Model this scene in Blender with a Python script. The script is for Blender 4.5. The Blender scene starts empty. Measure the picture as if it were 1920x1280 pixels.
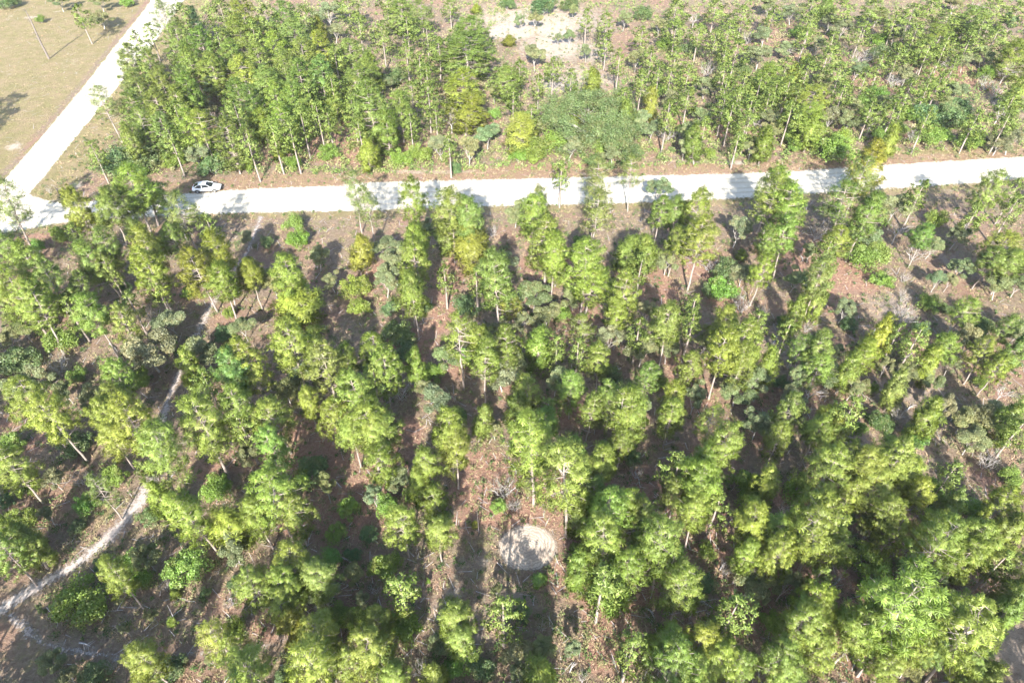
import bpy, bmesh, math, random
import numpy as np
from mathutils import Vector, Matrix

# ---------------------------------------------------------------- camera, light, exposure
sc = bpy.context.scene
C = sc.collection
CAM_H = 60.6
cam_d = bpy.data.cameras.new('camera')
cam = bpy.data.objects.new('camera', cam_d); C.objects.link(cam); sc.camera = cam
cam.location = (0, 0, CAM_H); cam.rotation_euler = (math.radians(46.0), 0, 0)
cam_d.sensor_width = 36; cam_d.lens = 24.0; cam_d.clip_start = .5; cam_d.clip_end = 9000
SUN_EL, SUN_AZ = 32.0, 3.0            # shadows run away from the camera, a little to the right
w = bpy.data.worlds.new('World'); sc.world = w; w.use_nodes = True
nt = w.node_tree; nt.nodes.clear()
sky = nt.nodes.new('ShaderNodeTexSky'); sky.sky_type = 'NISHITA'; sky.sun_disc = False
sky.sun_elevation = math.radians(SUN_EL); sky.sun_rotation = math.radians(180 + SUN_AZ)
bg = nt.nodes.new('ShaderNodeBackground'); bg.inputs[1].default_value = .13
wo = nt.nodes.new('ShaderNodeOutputWorld')
nt.links.new(sky.outputs[0], bg.inputs[0]); nt.links.new(bg.outputs[0], wo.inputs[0])
sd = bpy.data.lights.new('sun', 'SUN'); sun = bpy.data.objects.new('sun', sd); C.objects.link(sun)
sd.energy = 4.6; sd.angle = math.radians(.5); sd.color = (1, .95, .87)
a, e = math.radians(SUN_AZ), math.radians(SUN_EL)
sun.rotation_euler = Vector((math.sin(a)*math.cos(e), math.cos(a)*math.cos(e), -math.sin(e))).to_track_quat('-Z', 'Y').to_euler()
sc.view_settings.view_transform = 'Standard'; sc.view_settings.look = 'None'
sc.view_settings.gamma = 1; sc.view_settings.use_curve_mapping = False
sc.view_settings.exposure = 1.95
sc.render.engine = 'CYCLES'
cy = sc.cycles
cy.use_denoising = True; cy.max_bounces = 5; cy.diffuse_bounces = 3; cy.glossy_bounces = 2
cy.transmission_bounces = 3; cy.transparent_max_bounces = 6; cy.volume_bounces = 0
cy.use_adaptive_sampling = True; cy.adaptive_threshold = .02
rng = np.random.default_rng(5); random.seed(5)

# ---------------------------------------------------------------- materials
def node(nt, t, **kw):
    n = nt.nodes.new(t)
    for k, v in kw.items(): setattr(n, k, v)
    return n
def newmat(name):
    m = bpy.data.materials.new(name); m.use_nodes = True; m.node_tree.nodes.clear()
    return m, m.node_tree
def mixc(nt, fac, a, b, mode='MIX'):
    n = node(nt, 'ShaderNodeMix', data_type='RGBA', blend_type=mode)
    for s, v in ((0, fac), (6, a), (7, b)):
        if isinstance(v, bpy.types.NodeSocket): nt.links.new(v, n.inputs[s])
        else: n.inputs[s].default_value = v if s == 0 else tuple(v) + (1,)
    return n.outputs[2]
def math_(nt, op, a, b=0., clamp=False):
    n = node(nt, 'ShaderNodeMath', operation=op, use_clamp=clamp)
    for s, v in ((0, a), (1, b)):
        if isinstance(v, bpy.types.NodeSocket): nt.links.new(v, n.inputs[s])
        else: n.inputs[s].default_value = v
    return n.outputs[0]
def noise(nt, scale, det=3., rough=.6, co=None, dist=0.):
    n = node(nt, 'ShaderNodeTexNoise'); n.inputs['Scale'].default_value = scale
    n.inputs['Detail'].default_value = det; n.inputs['Roughness'].default_value = rough
    n.inputs['Distortion'].default_value = dist
    if co is not None: nt.links.new(co, n.inputs['Vector'])
    return n.outputs['Fac']
def remap(nt, v, a, b, c=0., d=1.):
    n = node(nt, 'ShaderNodeMapRange'); nt.links.new(v, n.inputs[0])
    for i, x in enumerate((a, b, c, d)): n.inputs[i+1].default_value = x
    return n.outputs[0]
def attr(nt, name):
    n = node(nt, 'ShaderNodeAttribute', attribute_name=name); return n.outputs['Fac']

def leaf_mat(name, trans=.38, warm=(.26, .25, .06), gloss=.025):
    m, nt = newmat(name)
    oi = node(nt, 'ShaderNodeObjectInfo'); v = attr(nt, 'var')
    k = remap(nt, v, 0, 1, .62, 1.32)
    hs = node(nt, 'ShaderNodeHueSaturation'); nt.links.new(oi.outputs['Color'], hs.inputs['Color'])
    nt.links.new(k, hs.inputs['Value'])
    tc = node(nt, 'ShaderNodeTexCoord'); big = noise(nt, .9, 3, .6, tc.outputs['Object'])
    col = mixc(nt, remap(nt, big, .52, .68, 0, .45), hs.outputs[0], warm)
    col = mixc(nt, remap(nt, v, .82, 1., 0, .4), col, (.26, .19, .09))
    d = node(nt, 'ShaderNodeBsdfDiffuse'); nt.links.new(col, d.inputs[0])
    t = node(nt, 'ShaderNodeBsdfTranslucent')
    nt.links.new(mixc(nt, 1., col, (1.0, 1.05, .6), 'MULTIPLY'), t.inputs[0])
    mx = node(nt, 'ShaderNodeMixShader'); mx.inputs[0].default_value = trans
    nt.links.new(d.outputs[0], mx.inputs[1]); nt.links.new(t.outputs[0], mx.inputs[2])
    g = node(nt, 'ShaderNodeBsdfGlossy'); g.inputs['Roughness'].default_value = .45; g.inputs[0].default_value = (.9, .95, .9, 1)
    m2 = node(nt, 'ShaderNodeMixShader'); m2.inputs[0].default_value = gloss
    nt.links.new(mx.outputs[0], m2.inputs[1]); nt.links.new(g.outputs[0], m2.inputs[2])
    o = node(nt, 'ShaderNodeOutputMaterial'); nt.links.new(m2.outputs[0], o.inputs[0])
    return m
def bark_mat(name, c1, c2, scale=3.):
    m, nt = newmat(name)
    tc = node(nt, 'ShaderNodeTexCoord'); mp = node(nt, 'ShaderNodeMapping'); mp.inputs['Scale'].default_value = (6, 6, 1.2)
    nt.links.new(tc.outputs['Object'], mp.inputs[0])
    n = noise(nt, scale, 4, .7, mp.outputs[0])
    p = node(nt, 'ShaderNodeBsdfPrincipled'); p.inputs['Roughness'].default_value = .9
    nt.links.new(mixc(nt, remap(nt, n, .35, .65), c1, c2), p.inputs['Base Color'])
    b = node(nt, 'ShaderNodeBump'); b.inputs['Strength'].default_value = .5; b.inputs['Distance'].default_value = .03
    nt.links.new(n, b.inputs['Height']); nt.links.new(b.outputs[0], p.inputs['Normal'])
    o = node(nt, 'ShaderNodeOutputMaterial'); nt.links.new(p.outputs[0], o.inputs[0])
    return m
def plain(name, col, rough=.5, metal=0., coat=0.):
    m, nt = newmat(name); p = node(nt, 'ShaderNodeBsdfPrincipled')
    tc = node(nt, 'ShaderNodeTexCoord'); n = noise(nt, 2.5, 4, .6, tc.outputs['Object'])
    c2 = tuple(x*.86 for x in col)
    nt.links.new(mixc(nt, n, col, c2), p.inputs['Base Color'])
    p.inputs['Roughness'].default_value = rough; p.inputs['Metallic'].default_value = metal
    p.inputs['Coat Weight'].default_value = coat
    o = node(nt, 'ShaderNodeOutputMaterial'); nt.links.new(p.outputs[0], o.inputs[0])
    return m
M_needle = leaf_mat('pine_needles', .25)
M_leaf = leaf_mat('broad_leaves', .28, (.26, .20, .10))
M_bark = bark_mat('pine_bark', (.34, .29, .255), (.19, .15, .13))
M_oakbark = bark_mat('oak_bark', (.42, .39, .36), (.25, .23, .21))
M_dead = bark_mat('dead_wood', (.50, .47, .45), (.32, .29, .28))
M_char = bark_mat('charred_wood', (.10, .08, .07), (.05, .04, .04))

def ground_mat():
    m, nt = newmat('forest_floor')
    tc = node(nt, 'ShaderNodeTexCoord'); co = tc.outputs['Object']
    n1 = noise(nt, .35, 5, .62, co); n2 = noise(nt, 2.2, 6, .7, co); n3 = noise(nt, 9., 5, .75, co); n4 = noise(nt, .09, 4, .6, co); n5=noise(nt, 1.1, 5, .7, co, .6)
    litter = mixc(nt, remap(nt, n2, .35, .65), (.200, .148, .108), (.36, .285, .215))
    litter = mixc(nt, remap(nt, n5, .48, .66, 0, .7), litter, (.24, .235, .12))
    litter = mixc(nt, remap(nt, n4, .48, .62, 0, .6), litter, (.33, .20, .15))
    straw = mixc(nt, remap(nt, n2, .35, .68), (.31, .185, .135), (.46, .32, .24))
    straw = mixc(nt, remap(nt, n3, .4, .7, 0, .5), straw, (.26, .12, .09))
    tan = mixc(nt, remap(nt, n1, .38, .62), (.28, .25, .125), (.37, .295, .19))
    tan = mixc(nt, 1., tan, (.86, .86, .82), 'MULTIPLY')
    tan = mixc(nt, remap(nt, n5, .5, .68, 0, .6), tan, (.36, .33, .15))
    sand = mixc(nt, n2, (.60, .54, .46), (.40, .345, .28))
    grass = mixc(nt, n2, (.22, .20, .09), (.30, .26, .14))
    grey = mixc(nt, n2, (.33, .27, .22), (.42, .35, .29))
    def mask(name, w=.55):
        a_ = attr(nt, name)
        s = math_(nt, 'ADD', a_, math_(nt, 'MULTIPLY', math_(nt, 'SUBTRACT', n5, .5), w*1.6))
        s = math_(nt, 'ADD', s, math_(nt, 'MULTIPLY', math_(nt, 'SUBTRACT', n3, .5), w*.8))
        return math_(nt, 'MULTIPLY', remap(nt, s, .30, .62), remap(nt, a_, .02, .15))
    c = litter
    for nm, cc in (('m_l', grey), ('m_r', straw), ('m_g', grass), ('m_t', tan), ('m_s', sand)):
        c = mixc(nt, mask(nm), c, cc)
    # speckles: bare sand grains / pale twigs / dark litter
    vo = node(nt, 'ShaderNodeTexVoronoi'); vo.inputs['Scale'].default_value = 4.5; nt.links.new(co, vo.inputs['Vector'])
    c = mixc(nt, remap(nt, vo.outputs['Distance'], .16, .05, 0, .35), c, (.66, .60, .52))
    c = mixc(nt, remap(nt, n3, .58, .75, 0, .55), c, (.10, .075, .06))
    c = mixc(nt, 1., c, (.80, .77, .75), 'MULTIPLY')
    p = node(nt, 'ShaderNodeBsdfPrincipled'); p.inputs['Roughness'].default_value = 1.; p.inputs['Specular IOR Level'].default_value = .1
    nt.links.new(c, p.inputs['Base Color'])
    b = node(nt, 'ShaderNodeBump'); b.inputs['Strength'].default_value = .9; b.inputs['Distance'].default_value = .25
    nt.links.new(math_(nt, 'ADD', n3, math_(nt, 'MULTIPLY', n2, 1.2)), b.inputs['Height']); nt.links.new(b.outputs[0], p.inputs['Normal'])
    o = node(nt, 'ShaderNodeOutputMaterial'); nt.links.new(p.outputs[0], o.inputs[0])
    return m
def sand_mat(name, c1, c2, fray=.5, lo=.25, hi=.5, rings=False, dirt=.3, ruts=False):
    """sandy sheet whose 'edge' attribute runs 0 at the border to 1 inside; noise frays the border"""
    m, nt = newmat(name)
    tc = node(nt, 'ShaderNodeTexCoord'); co = tc.outputs['Object']
    n1 = noise(nt, .5, 5, .65, co); n2 = noise(nt, 3., 6, .75, co); n3 = noise(nt, 10., 4, .7, co)
    c = mixc(nt, remap(nt, n1, .35, .65), c1, c2)
    c = mixc(nt, remap(nt, n2, .55, .75, 0, dirt), c, (.36, .30, .25))
    if rings:
        wv = node(nt, 'ShaderNodeTexWave', wave_type='RINGS', rings_direction='Z'); wv.inputs['Scale'].default_value = 1.1
        wv.inputs['Distortion'].default_value = 14.; wv.inputs['Detail'].default_value = 5; wv.inputs['Detail Scale'].default_value = .7
        nt.links.new(co, wv.inputs['Vector'])
        c = mixc(nt, remap(nt, wv.outputs['Fac'], .5, .9, 0, .75), c, (.25, .20, .16))
        c = mixc(nt, remap(nt, n3, .50, .64, 0, .8), c, (.19, .15, .12))
        c = mixc(nt, remap(nt, n1, .5, .62, 0, .5), c, (.24, .19, .15))
    if ruts:
        a_ = attr(nt, 'across')
        for u in (.27, .42, .6, .75):
            d_ = math_(nt, 'ABSOLUTE', math_(nt, 'SUBTRACT', math_(nt, 'ADD', a_, math_(nt, 'MULTIPLY', math_(nt, 'SUBTRACT', n1, .5), .12)), u))
            c = mixc(nt, math_(nt, 'MULTIPLY', remap(nt, d_, .05, .01), remap(nt, n2, .35, .6, .2, .75)), c, (.33, .29, .22))
        c = mixc(nt, remap(nt, n3, .58, .72, 0, .35), c, (.44, .40, .34))
    e = attr(nt, 'edge')
    s = math_(nt, 'ADD', e, math_(nt, 'MULTIPLY', math_(nt, 'SUBTRACT', n2, .5), fray*1.8))
    s = math_(nt, 'ADD', s, math_(nt, 'MULTIPLY', math_(nt, 'SUBTRACT', n1, .5), fray))
    al = remap(nt, s, lo, hi)
    p = node(nt, 'ShaderNodeBsdfPrincipled'); p.inputs['Roughness'].default_value = 1.; p.inputs['Specular IOR Level'].default_value = .15
    nt.links.new(c, p.inputs['Base Color']); nt.links.new(al, p.inputs['Alpha'])
    b = node(nt, 'ShaderNodeBump'); b.inputs['Strength'].default_value = .5; b.inputs['Distance'].default_value = .10
    nt.links.new(n2, b.inputs['Height']); nt.links.new(b.outputs[0], p.inputs['Normal'])
    o = node(nt, 'ShaderNodeOutputMaterial'); nt.links.new(p.outputs[0], o.inputs[0])
    return m

# ---------------------------------------------------------------- mesh helpers
def mesh(name, V, F, mat, var=None, smooth=False, attrs=None, N=None):
    """V (n,3), F list or (m,k) array of equal-size faces"""
    me = bpy.data.meshes.new(name)
    V = np.asarray(V, dtype=np.float32)
    if isinstance(F, np.ndarray):
        k = F.shape[1]
        me.vertices.add(len(V)); me.vertices.foreach_set('co', V.ravel())
        me.loops.add(F.size); me.loops.foreach_set('vertex_index', F.astype(np.int32).ravel())
        me.polygons.add(len(F)); me.polygons.foreach_set('loop_start', np.arange(0, F.size, k, dtype=np.int32))
        me.update(calc_edges=True)
    else:
        me.from_pydata(V.tolist(), [], F); me.update()
    for nm, a_ in (attrs or {}).items():
        at = me.attributes.new(nm, 'FLOAT', 'POINT'); at.data.foreach_set('value', np.asarray(a_, dtype=np.float32))
    if var is not None:
        at = me.attributes.new('var', 'FLOAT', 'POINT'); at.data.foreach_set('value', np.asarray(var, dtype=np.float32))
    if N is not None:
        at = me.attributes.new('custom_normal', 'FLOAT_VECTOR', 'POINT'); at.data.foreach_set('vector', np.asarray(N, dtype=np.float32).ravel())
    me.materials.append(mat)
    if smooth: me.polygons.foreach_set('use_smooth', [True]*len(me.polygons))
    return me
def link(name, me, parent=None, kind=None, label=None, cat=None, group=None, loc=None):
    o = bpy.data.objects.new(name, me); C.objects.link(o)
    if parent: o.parent = parent
    if loc: o.location = loc
    for k, v in (('kind', kind), ('label', label), ('category', cat), ('group', group)):
        if v: o[k] = v
    return o
class Tubes:
    """collects tapered tubes as triangles-in-quads"""
    def __init__(s): s.V = []; s.F = []; s.n = 0
    def add(s, P, R, n=5):
        P = np.asarray(P, float); R = np.asarray(R, float)
        T = np.gradient(P, axis=0); T /= np.linalg.norm(T, axis=1)[:, None]+1e-9
        ref = np.array([0, 0, 1.]) if abs(T[0, 2]) < .8 else np.array([1., 0, 0])
        A = np.cross(T, ref); A /= np.linalg.norm(A, axis=1)[:, None]+1e-9; B = np.cross(T, A)
        th = np.arange(n)*2*math.pi/n
        ring = P[:, None]+R[:, None, None]*(A[:, None]*np.cos(th)[None, :, None]+B[:, None]*np.sin(th)[None, :, None])
        s.V.append(ring.reshape(-1, 3)); b = s.n
        for i in range(len(P)-1):
            for j in range(n):
                s.F.append((b+i*n+j, b+i*n+(j+1) % n, b+(i+1)*n+(j+1) % n, b+(i+1)*n+j))
        s.n += len(P)*n
    def mesh(s, name, mat):
        return mesh(name, np.concatenate(s.V), np.array(s.F), mat, smooth=True)
def unit(n, up=0.):
    d = rng.normal(size=(n, 3)); d[:, 2] += up; return d/np.linalg.norm(d, axis=1)[:, None]
def tuft_mesh(name, cen, rad, n, wid, mat, up=.35, apex_in=True, out=None):
    """n needle-like triangles radiating from every centre"""
    m = len(cen); d = unit(m*n, up)
    c = np.repeat(cen, n, 0); r = np.repeat(rad, n)*rng.uniform(.6, 1.15, m*n)
    side = np.cross(d, unit(m*n)); side /= np.linalg.norm(side, axis=1)[:, None]+1e-9
    w_ = wid*rng.uniform(.7, 1.3, m*n)
    tip = c+d*r[:, None]; s_ = side*w_[:, None]*.5
    root = c+d*(r*.12)[:, None]
    mid = cen.mean(0); out = c-mid; out /= np.linalg.norm(out, axis=1)[:, None]+1e-9
    N = d*.55+out*.5+np.array([0, 0, .25]); N /= np.linalg.norm(N, axis=1)[:, None]
    flip = (np.cross(tip+s_-root, tip-s_-root)*N).sum(1) < 0; s_[flip] *= -1
    V = np.stack([root, tip+s_, tip-s_], 1).reshape(-1, 3)
    F = np.arange(len(V)).reshape(-1, 3); N = np.repeat(N, 3, 0)
    var = np.repeat(np.clip(rng.beta(2, 2, m), 0, 1), n*3)
    var = np.clip(var+np.repeat(rng.uniform(-.12, .12, m*n), 3), 0, 1)
    return mesh(name, V, F, mat, var, N=N)
def leaf_mesh(name, pts, size, mat, up=.4, vr=None, out=None):
    """one small pointed leaf (2 triangles as a quad) at every point"""
    m = len(pts); nrm = unit(m, up)
    if out is not None:
        nrm = unit(m)*1.1+out+np.array([0, 0, .3]); nrm /= np.linalg.norm(nrm, axis=1)[:, None]
    a_ = np.cross(nrm, unit(m)); a_ /= np.linalg.norm(a_, axis=1)[:, None]+1e-9
    b_ = np.cross(nrm, a_); s = size*rng.uniform(.6, 1.3, m)[:, None]
    V = np.stack([pts-a_*s*.5, pts-b_*s*.3+nrm*s*.06, pts+a_*s*.5, pts+b_*s*.3], 1).reshape(-1, 3)
    F = np.arange(len(V)).reshape(-1, 4)
    if vr is None: vr = rng.beta(2, 2, m)
    return mesh(name, V, F, mat, np.repeat(np.clip(vr+rng.uniform(-.15, .15, m), 0, 1), 4))

# ---------------------------------------------------------------- tree prototypes (mesh data only)
def pine_proto(i, H=13., R=3., nb=46, per=10, dens=60, z0=.5, wid=.043, low=False, conic=False, thin=1.):
    tb = Tubes(); bend = rng.normal(0, .25, 2)
    zs = np.linspace(0, 1, 9)
    wob = rng.normal(0, .05, (9, 2)); wob[0] = 0
    P = np.stack([bend[0]*np.sin(zs*2.2)+wob[:, 0], bend[1]*np.sin(zs*1.7)+wob[:, 1], zs*H*.97], 1)
    tb.add(P, .17*(1-zs*.82), 7)
    def on(z): return np.array([np.interp(z, P[:, 2], P[:, 0]), np.interp(z, P[:, 2], P[:, 1]), z])
    cen = []; rad = []
    rs = rng.uniform(.82, 1.1); sect = rng.uniform(.62, 1.2, 7); ph = rng.uniform(0, 6.28); off = rng.uniform(0, 6.28)
    for b in range(nb):
        t = (b+.5)/nb; az = b*2.39996+rng.normal(0, .35)
        if conic: prof = (1-t)**.75
        else: prof = max(.12, (1-t**2.6))**.55*(.8+.2*min(1, t*4+.2))
        s_ = np.interp(((az+ph) % 6.2832)/6.2832*7, np.arange(8), np.append(sect, sect[0]))
        L = R*prof*s_*rng.uniform(.72, 1.06)
        z = (z0+(1-z0)*t*.96)*H
        rise = L*rng.uniform(.05, .5)
        st = on(max(z-rise, z0*H*.9)); dr = np.array([math.cos(az), math.sin(az), 0])
        end = st+dr*L; end[2] = z+rng.normal(0, .15)
        mid = st*.5+end*.5; mid[2] -= L*.06
        if not low: tb.add([st, mid, end], [.045+.01*L, .032, .015], 4)
        k = max(3, int(per*(.35+.65*L/R)*rng.uniform(.8, 1.2)))
        for q in range(k):
            u = rng.uniform(.42, 1.05) if L > 1 else rng.uniform(.15, 1.)
            p = st+(end-st)*u
            lat = np.array([-dr[1], dr[0], 0])*rng.normal(0, .34+.10*L)*u
            c_ = p+lat+np.array([0, 0, rng.normal(.14, .2)])
            cen.append(c_); rad.append(rng.uniform(.30, .62)*rs)
    for q in range(5): cen.append(on(H*.97)+rng.normal(0, .22, 3)); rad.append(.38)
    # stubs of dead branches under the crown
    if not low:
        for q in range(5):
            z = H*rng.uniform(z0*.6, z0+.08); az = rng.uniform(0, 6.28); L = rng.uniform(.3, .9); st = on(z)
            tb.add([st, st+np.array([math.cos(az)*L, math.sin(az)*L, L*.15])], [.03, .01], 3)
    cen = np.array(cen); rad = np.array(rad)
    if thin < 1:
        keep = rng.random(len(cen)) < thin; cen, rad = cen[keep], rad[keep]
    cr = tuft_mesh('pine_crown', cen, rad, dens, wid, M_needle)
    return dict(H=H, R=R, trunk=tb.mesh('pine_trunk', M_bark), crown=cr)
def grow(tb, p, d, L, r, depth, ends, spread=.6, n=4, kids=(2, 4)):
    d = d/np.linalg.norm(d); mid = p+d*L*.5+rng.normal(0, L*.06, 3); q = p+d*L+rng.normal(0, L*.05, 3)
    tb.add([p, mid, q], [r, r*.8, r*.6], n)
    if depth == 0: ends.append((q, r)); return
    for k in range(rng.integers(*kids)):
        nd = d+rng.normal(0, spread, 3); nd[2] = abs(nd[2])*.6+.12
        grow(tb, p+d*L*rng.uniform(.55, 1.) if k else q, nd, L*rng.uniform(.6, .85), r*.6, depth-1, ends, spread, max(3, n-1), kids)
def oak_proto(i, H=6., R=2.2, nl=15000, fork=.22, size=.19, open_=.5):
    tb = Tubes(); ends = []
    base = np.array([0, 0, 0.]); top = np.array([rng.normal(0, .2), rng.normal(0, .2), H*fork])
    tb.add([base, (base+top)/2, top], [.15, .12, .1], 6)
    for k in range(5):
        az = k*1.2566+rng.normal(0, .3); d = np.array([math.cos(az)*.62, math.sin(az)*.62, rng.uniform(.7, 1.4)])
        grow(tb, top-np.array([0, 0, rng.uniform(0, .25)*H*fork]), d, H*.27, .07, 2, ends, .5, 4, (2, 4))
    E = np.array([e[0] for e in ends])
    # fit into H / R
    rr = np.percentile(np.hypot(E[:, 0], E[:, 1]), 92); s1 = R*.86/rr; s2 = H*.93/E[:, 2].max()
    for v in tb.V: v[:, 0] *= s1; v[:, 1] *= s1; v[:, 2] *= s2
    E = E*np.array([s1, s1, s2])
    lob = E[rng.random(len(E)) < .95]; cr_ = rng.uniform(.40, .72, len(lob))*R/2.2
    idx = rng.integers(0, len(lob), nl)
    du = unit(nl, .15); pts = lob[idx]+du*(cr_[idx]*rng.uniform(0, 1, nl)**.4)[:, None]*np.array([1.1, 1.1, .75])
    lv = rng.beta(2, 2, len(lob))[idx]
    return dict(H=H, R=R, trunk=tb.mesh('oak_trunk', M_oakbark), crown=leaf_mesh('oak_crown', pts, size, M_leaf, .5, lv, out=du))
def bush_proto(i, H=2.6, R=1.6, nl=6500, size=.15, spiky=False):
    tb = Tubes(); ends = []
    for k in range(6):
        az = k*1.05+rng.normal(0, .2); d = np.array([math.cos(az)*.6, math.sin(az)*.6, 1.])
        grow(tb, np.array([math.cos(az)*.05, math.sin(az)*.05, 0]), d, H*.35, .035, 1, ends, .4, 3, (2, 4))
    nlob = 34; u = unit(nlob, .35); u[:, 2] = np.abs(u[:, 2])
    lr = rng.uniform(.16, .42, nlob)*R; lc = u*np.array([R, R, H*.62])*rng.uniform(.35, .98, nlob)[:, None]; lc[:, 2] += H*.28
    idx = rng.integers(0, nlob, nl); d = unit(nl, .3)
    pts = lc[idx]+d*(lr[idx]*rng.uniform(.35, 1.05, nl)**.6)[:, None]
    pts[:, 2] = np.where(pts[:, 2] < .08, rng.uniform(.08, .5, nl), pts[:, 2])
    lv = rng.beta(2, 2, nlob)[idx]
    return dict(H=H, R=R, trunk=tb.mesh('stems', M_oakbark), crown=leaf_mesh('foliage', pts, size, M_leaf, .5, lv, out=d))
def dead_proto(i, H=3.2, R=1.5, depth=3, trunk=True):
    tb = Tubes(); ends = []
    if trunk:
        top = np.array([.1, 0, H*.35]); tb.add([(0, 0, 0), top], [.09, .07], 5)
        for k in range(5):
            az = k*1.25; grow(tb, top-np.array([0, 0, rng.uniform(0, .3)]), np.array([math.cos(az)*.8, math.sin(az)*.8, 1.]), H*.26, .05, depth-1, ends, .6, 4, (2, 4))
    else:
        for k in range(11):
            az = k*.6; grow(tb, np.array([rng.normal(0, .2), rng.normal(0, .2), 0]), np.array([math.cos(az), math.sin(az), .8]), H*.32, .03, depth-1, ends, .6, 3, (2, 4))
    E = np.array([e[0] for e in ends]); s1 = R/np.percentile(np.hypot(E[:, 0], E[:, 1]), 90); s2 = H/E[:, 2].max()
    for v in tb.V: v[:, 0] *= s1; v[:, 1] *= s1; v[:, 2] *= s2
    lob = E*np.array([s1, s1, s2]); nl = 500
    pts = lob[rng.integers(0, len(lob), nl)]+rng.normal(0, .12, (nl, 3))
    return dict(H=H, R=R, trunk=tb.mesh('bare_branches', M_dead), crown=leaf_mesh('withered_leaves', pts, .12, M_leaf))

PINE = [pine_proto(i, nb=int(rng.integers(34, 60)), z0=rng.uniform(.34, .54), per=int(rng.integers(8, 11)), thin=.86) for i in range(12)]
FAR = [pine_proto(i, nb=int(rng.integers(50, 64)), z0=rng.uniform(.10, .30), per=8, dens=48, wid=.065) for i in range(6)]
SPARSE = [pine_proto(i, nb=34, per=9, dens=34, z0=.48, thin=.8) for i in range(3)]
CONE = [pine_proto(i, H=9, R=2.2, nb=44, per=7, z0=.12, conic=True) for i in range(2)]
YOUNG = [pine_proto(i, H=6, R=1.8, nb=34, per=8, z0=.15) for i in range(4)]
LOWPINE = [pine_proto(i, nb=34, per=6, dens=14, z0=.42, wid=.17, low=True) for i in range(4)]
OAK = [oak_proto(i) for i in range(6)]
BUSH = [bush_proto(i) for i in range(5)]
EVER = [bush_proto(i, H=2.8, R=1.6, nl=7000, size=.16) for i in range(4)]
DEADS = [dead_proto(i, H=2.4, R=1.6, trunk=False) for i in range(3)]
DEADT = [dead_proto(i, H=4.5, R=1.7) for i in range(3)]
TONE = {'p': (.190, .260, .056), 'y': (.238, .310, .056), 'Y': (.235, .272, .042), 's': (.195, .250, .065), 'c': (.07, .115, .05),
        'o': (.180, .210, .095), 'g': (.160, .250, .045), 'd': (.105, .165, .058), 'b': (.20, .17, .13)}
ADJ = {'p': 'mid green', 'y': 'bright yellow-green', 'Y': 'yellowish', 's': 'thin see-through', 'c': 'slim dark', 'o': 'grey-green', 'g': 'fresh green', 'd': 'dark green', 'b': 'bare grey'}
NOUN = ['pine', 'young pine', 'oak', 'low scrub oak', 'leafy bush', 'shrub', 'leafless brush', 'leafless tree']
CAT = ['pine', 'pine', 'oak', 'oak', 'bush', 'shrub', 'brush', 'dead tree']
GRP = ['pines', 'young pines', 'oaks', 'low scrub oaks', 'leafy bushes', 'evergreen shrubs', 'leafless brush', 'leafless trees']
ORD = ['first', 'second', 'third', 'fourth', 'fifth', 'sixth', 'seventh', 'eighth', 'ninth', 'tenth']
ZONE = [' beyond the white road', ' along the white road', ' in the near wood']
NM=['pine_tree', 'young_pine', 'oak_tree', 'scrub_oak', 'leafy_bush', 'evergreen_shrub', 'dead_shrub', 'dead_tree']
SEC=['above', 'below', 'left of', 'right of', 'above left of', 'above right of', 'below left of', 'below right of']
LM=['white car', 'round sand patch', 'sprawling oak behind the road', 'bare pole tree', 'round bush at lower left', 'oval bush', 'big yellow pine', 'road junction', 'sandy clearing', 'bright bush overhanging the road', "sand track's bend", 'bottom right corner', 'bottom left corner', 'top right corner', "bottom edge's middle", 'picture centre', "left edge's middle", "right edge's middle", "road's right end", "side road's far end", 'top right wood', "sand track's left end", 'small yellow pine by the road', 'grey dead brush behind the car', 'straw patch right of centre', "top edge's middle", "top left quarter's centre", "top right quarter's centre", "bottom left quarter's centre", "bottom right quarter's centre", 'pines crossing the road']
SPL={54: 'tiny green sapling behind the bare pole tree in the tan field', 162: 'bright green bush overhanging the far edge of the white road', 430: 'small oval bright green bush right of the two bushes by the track', 433: 'large round bright green bush beside the sand track, lower left'}
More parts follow.
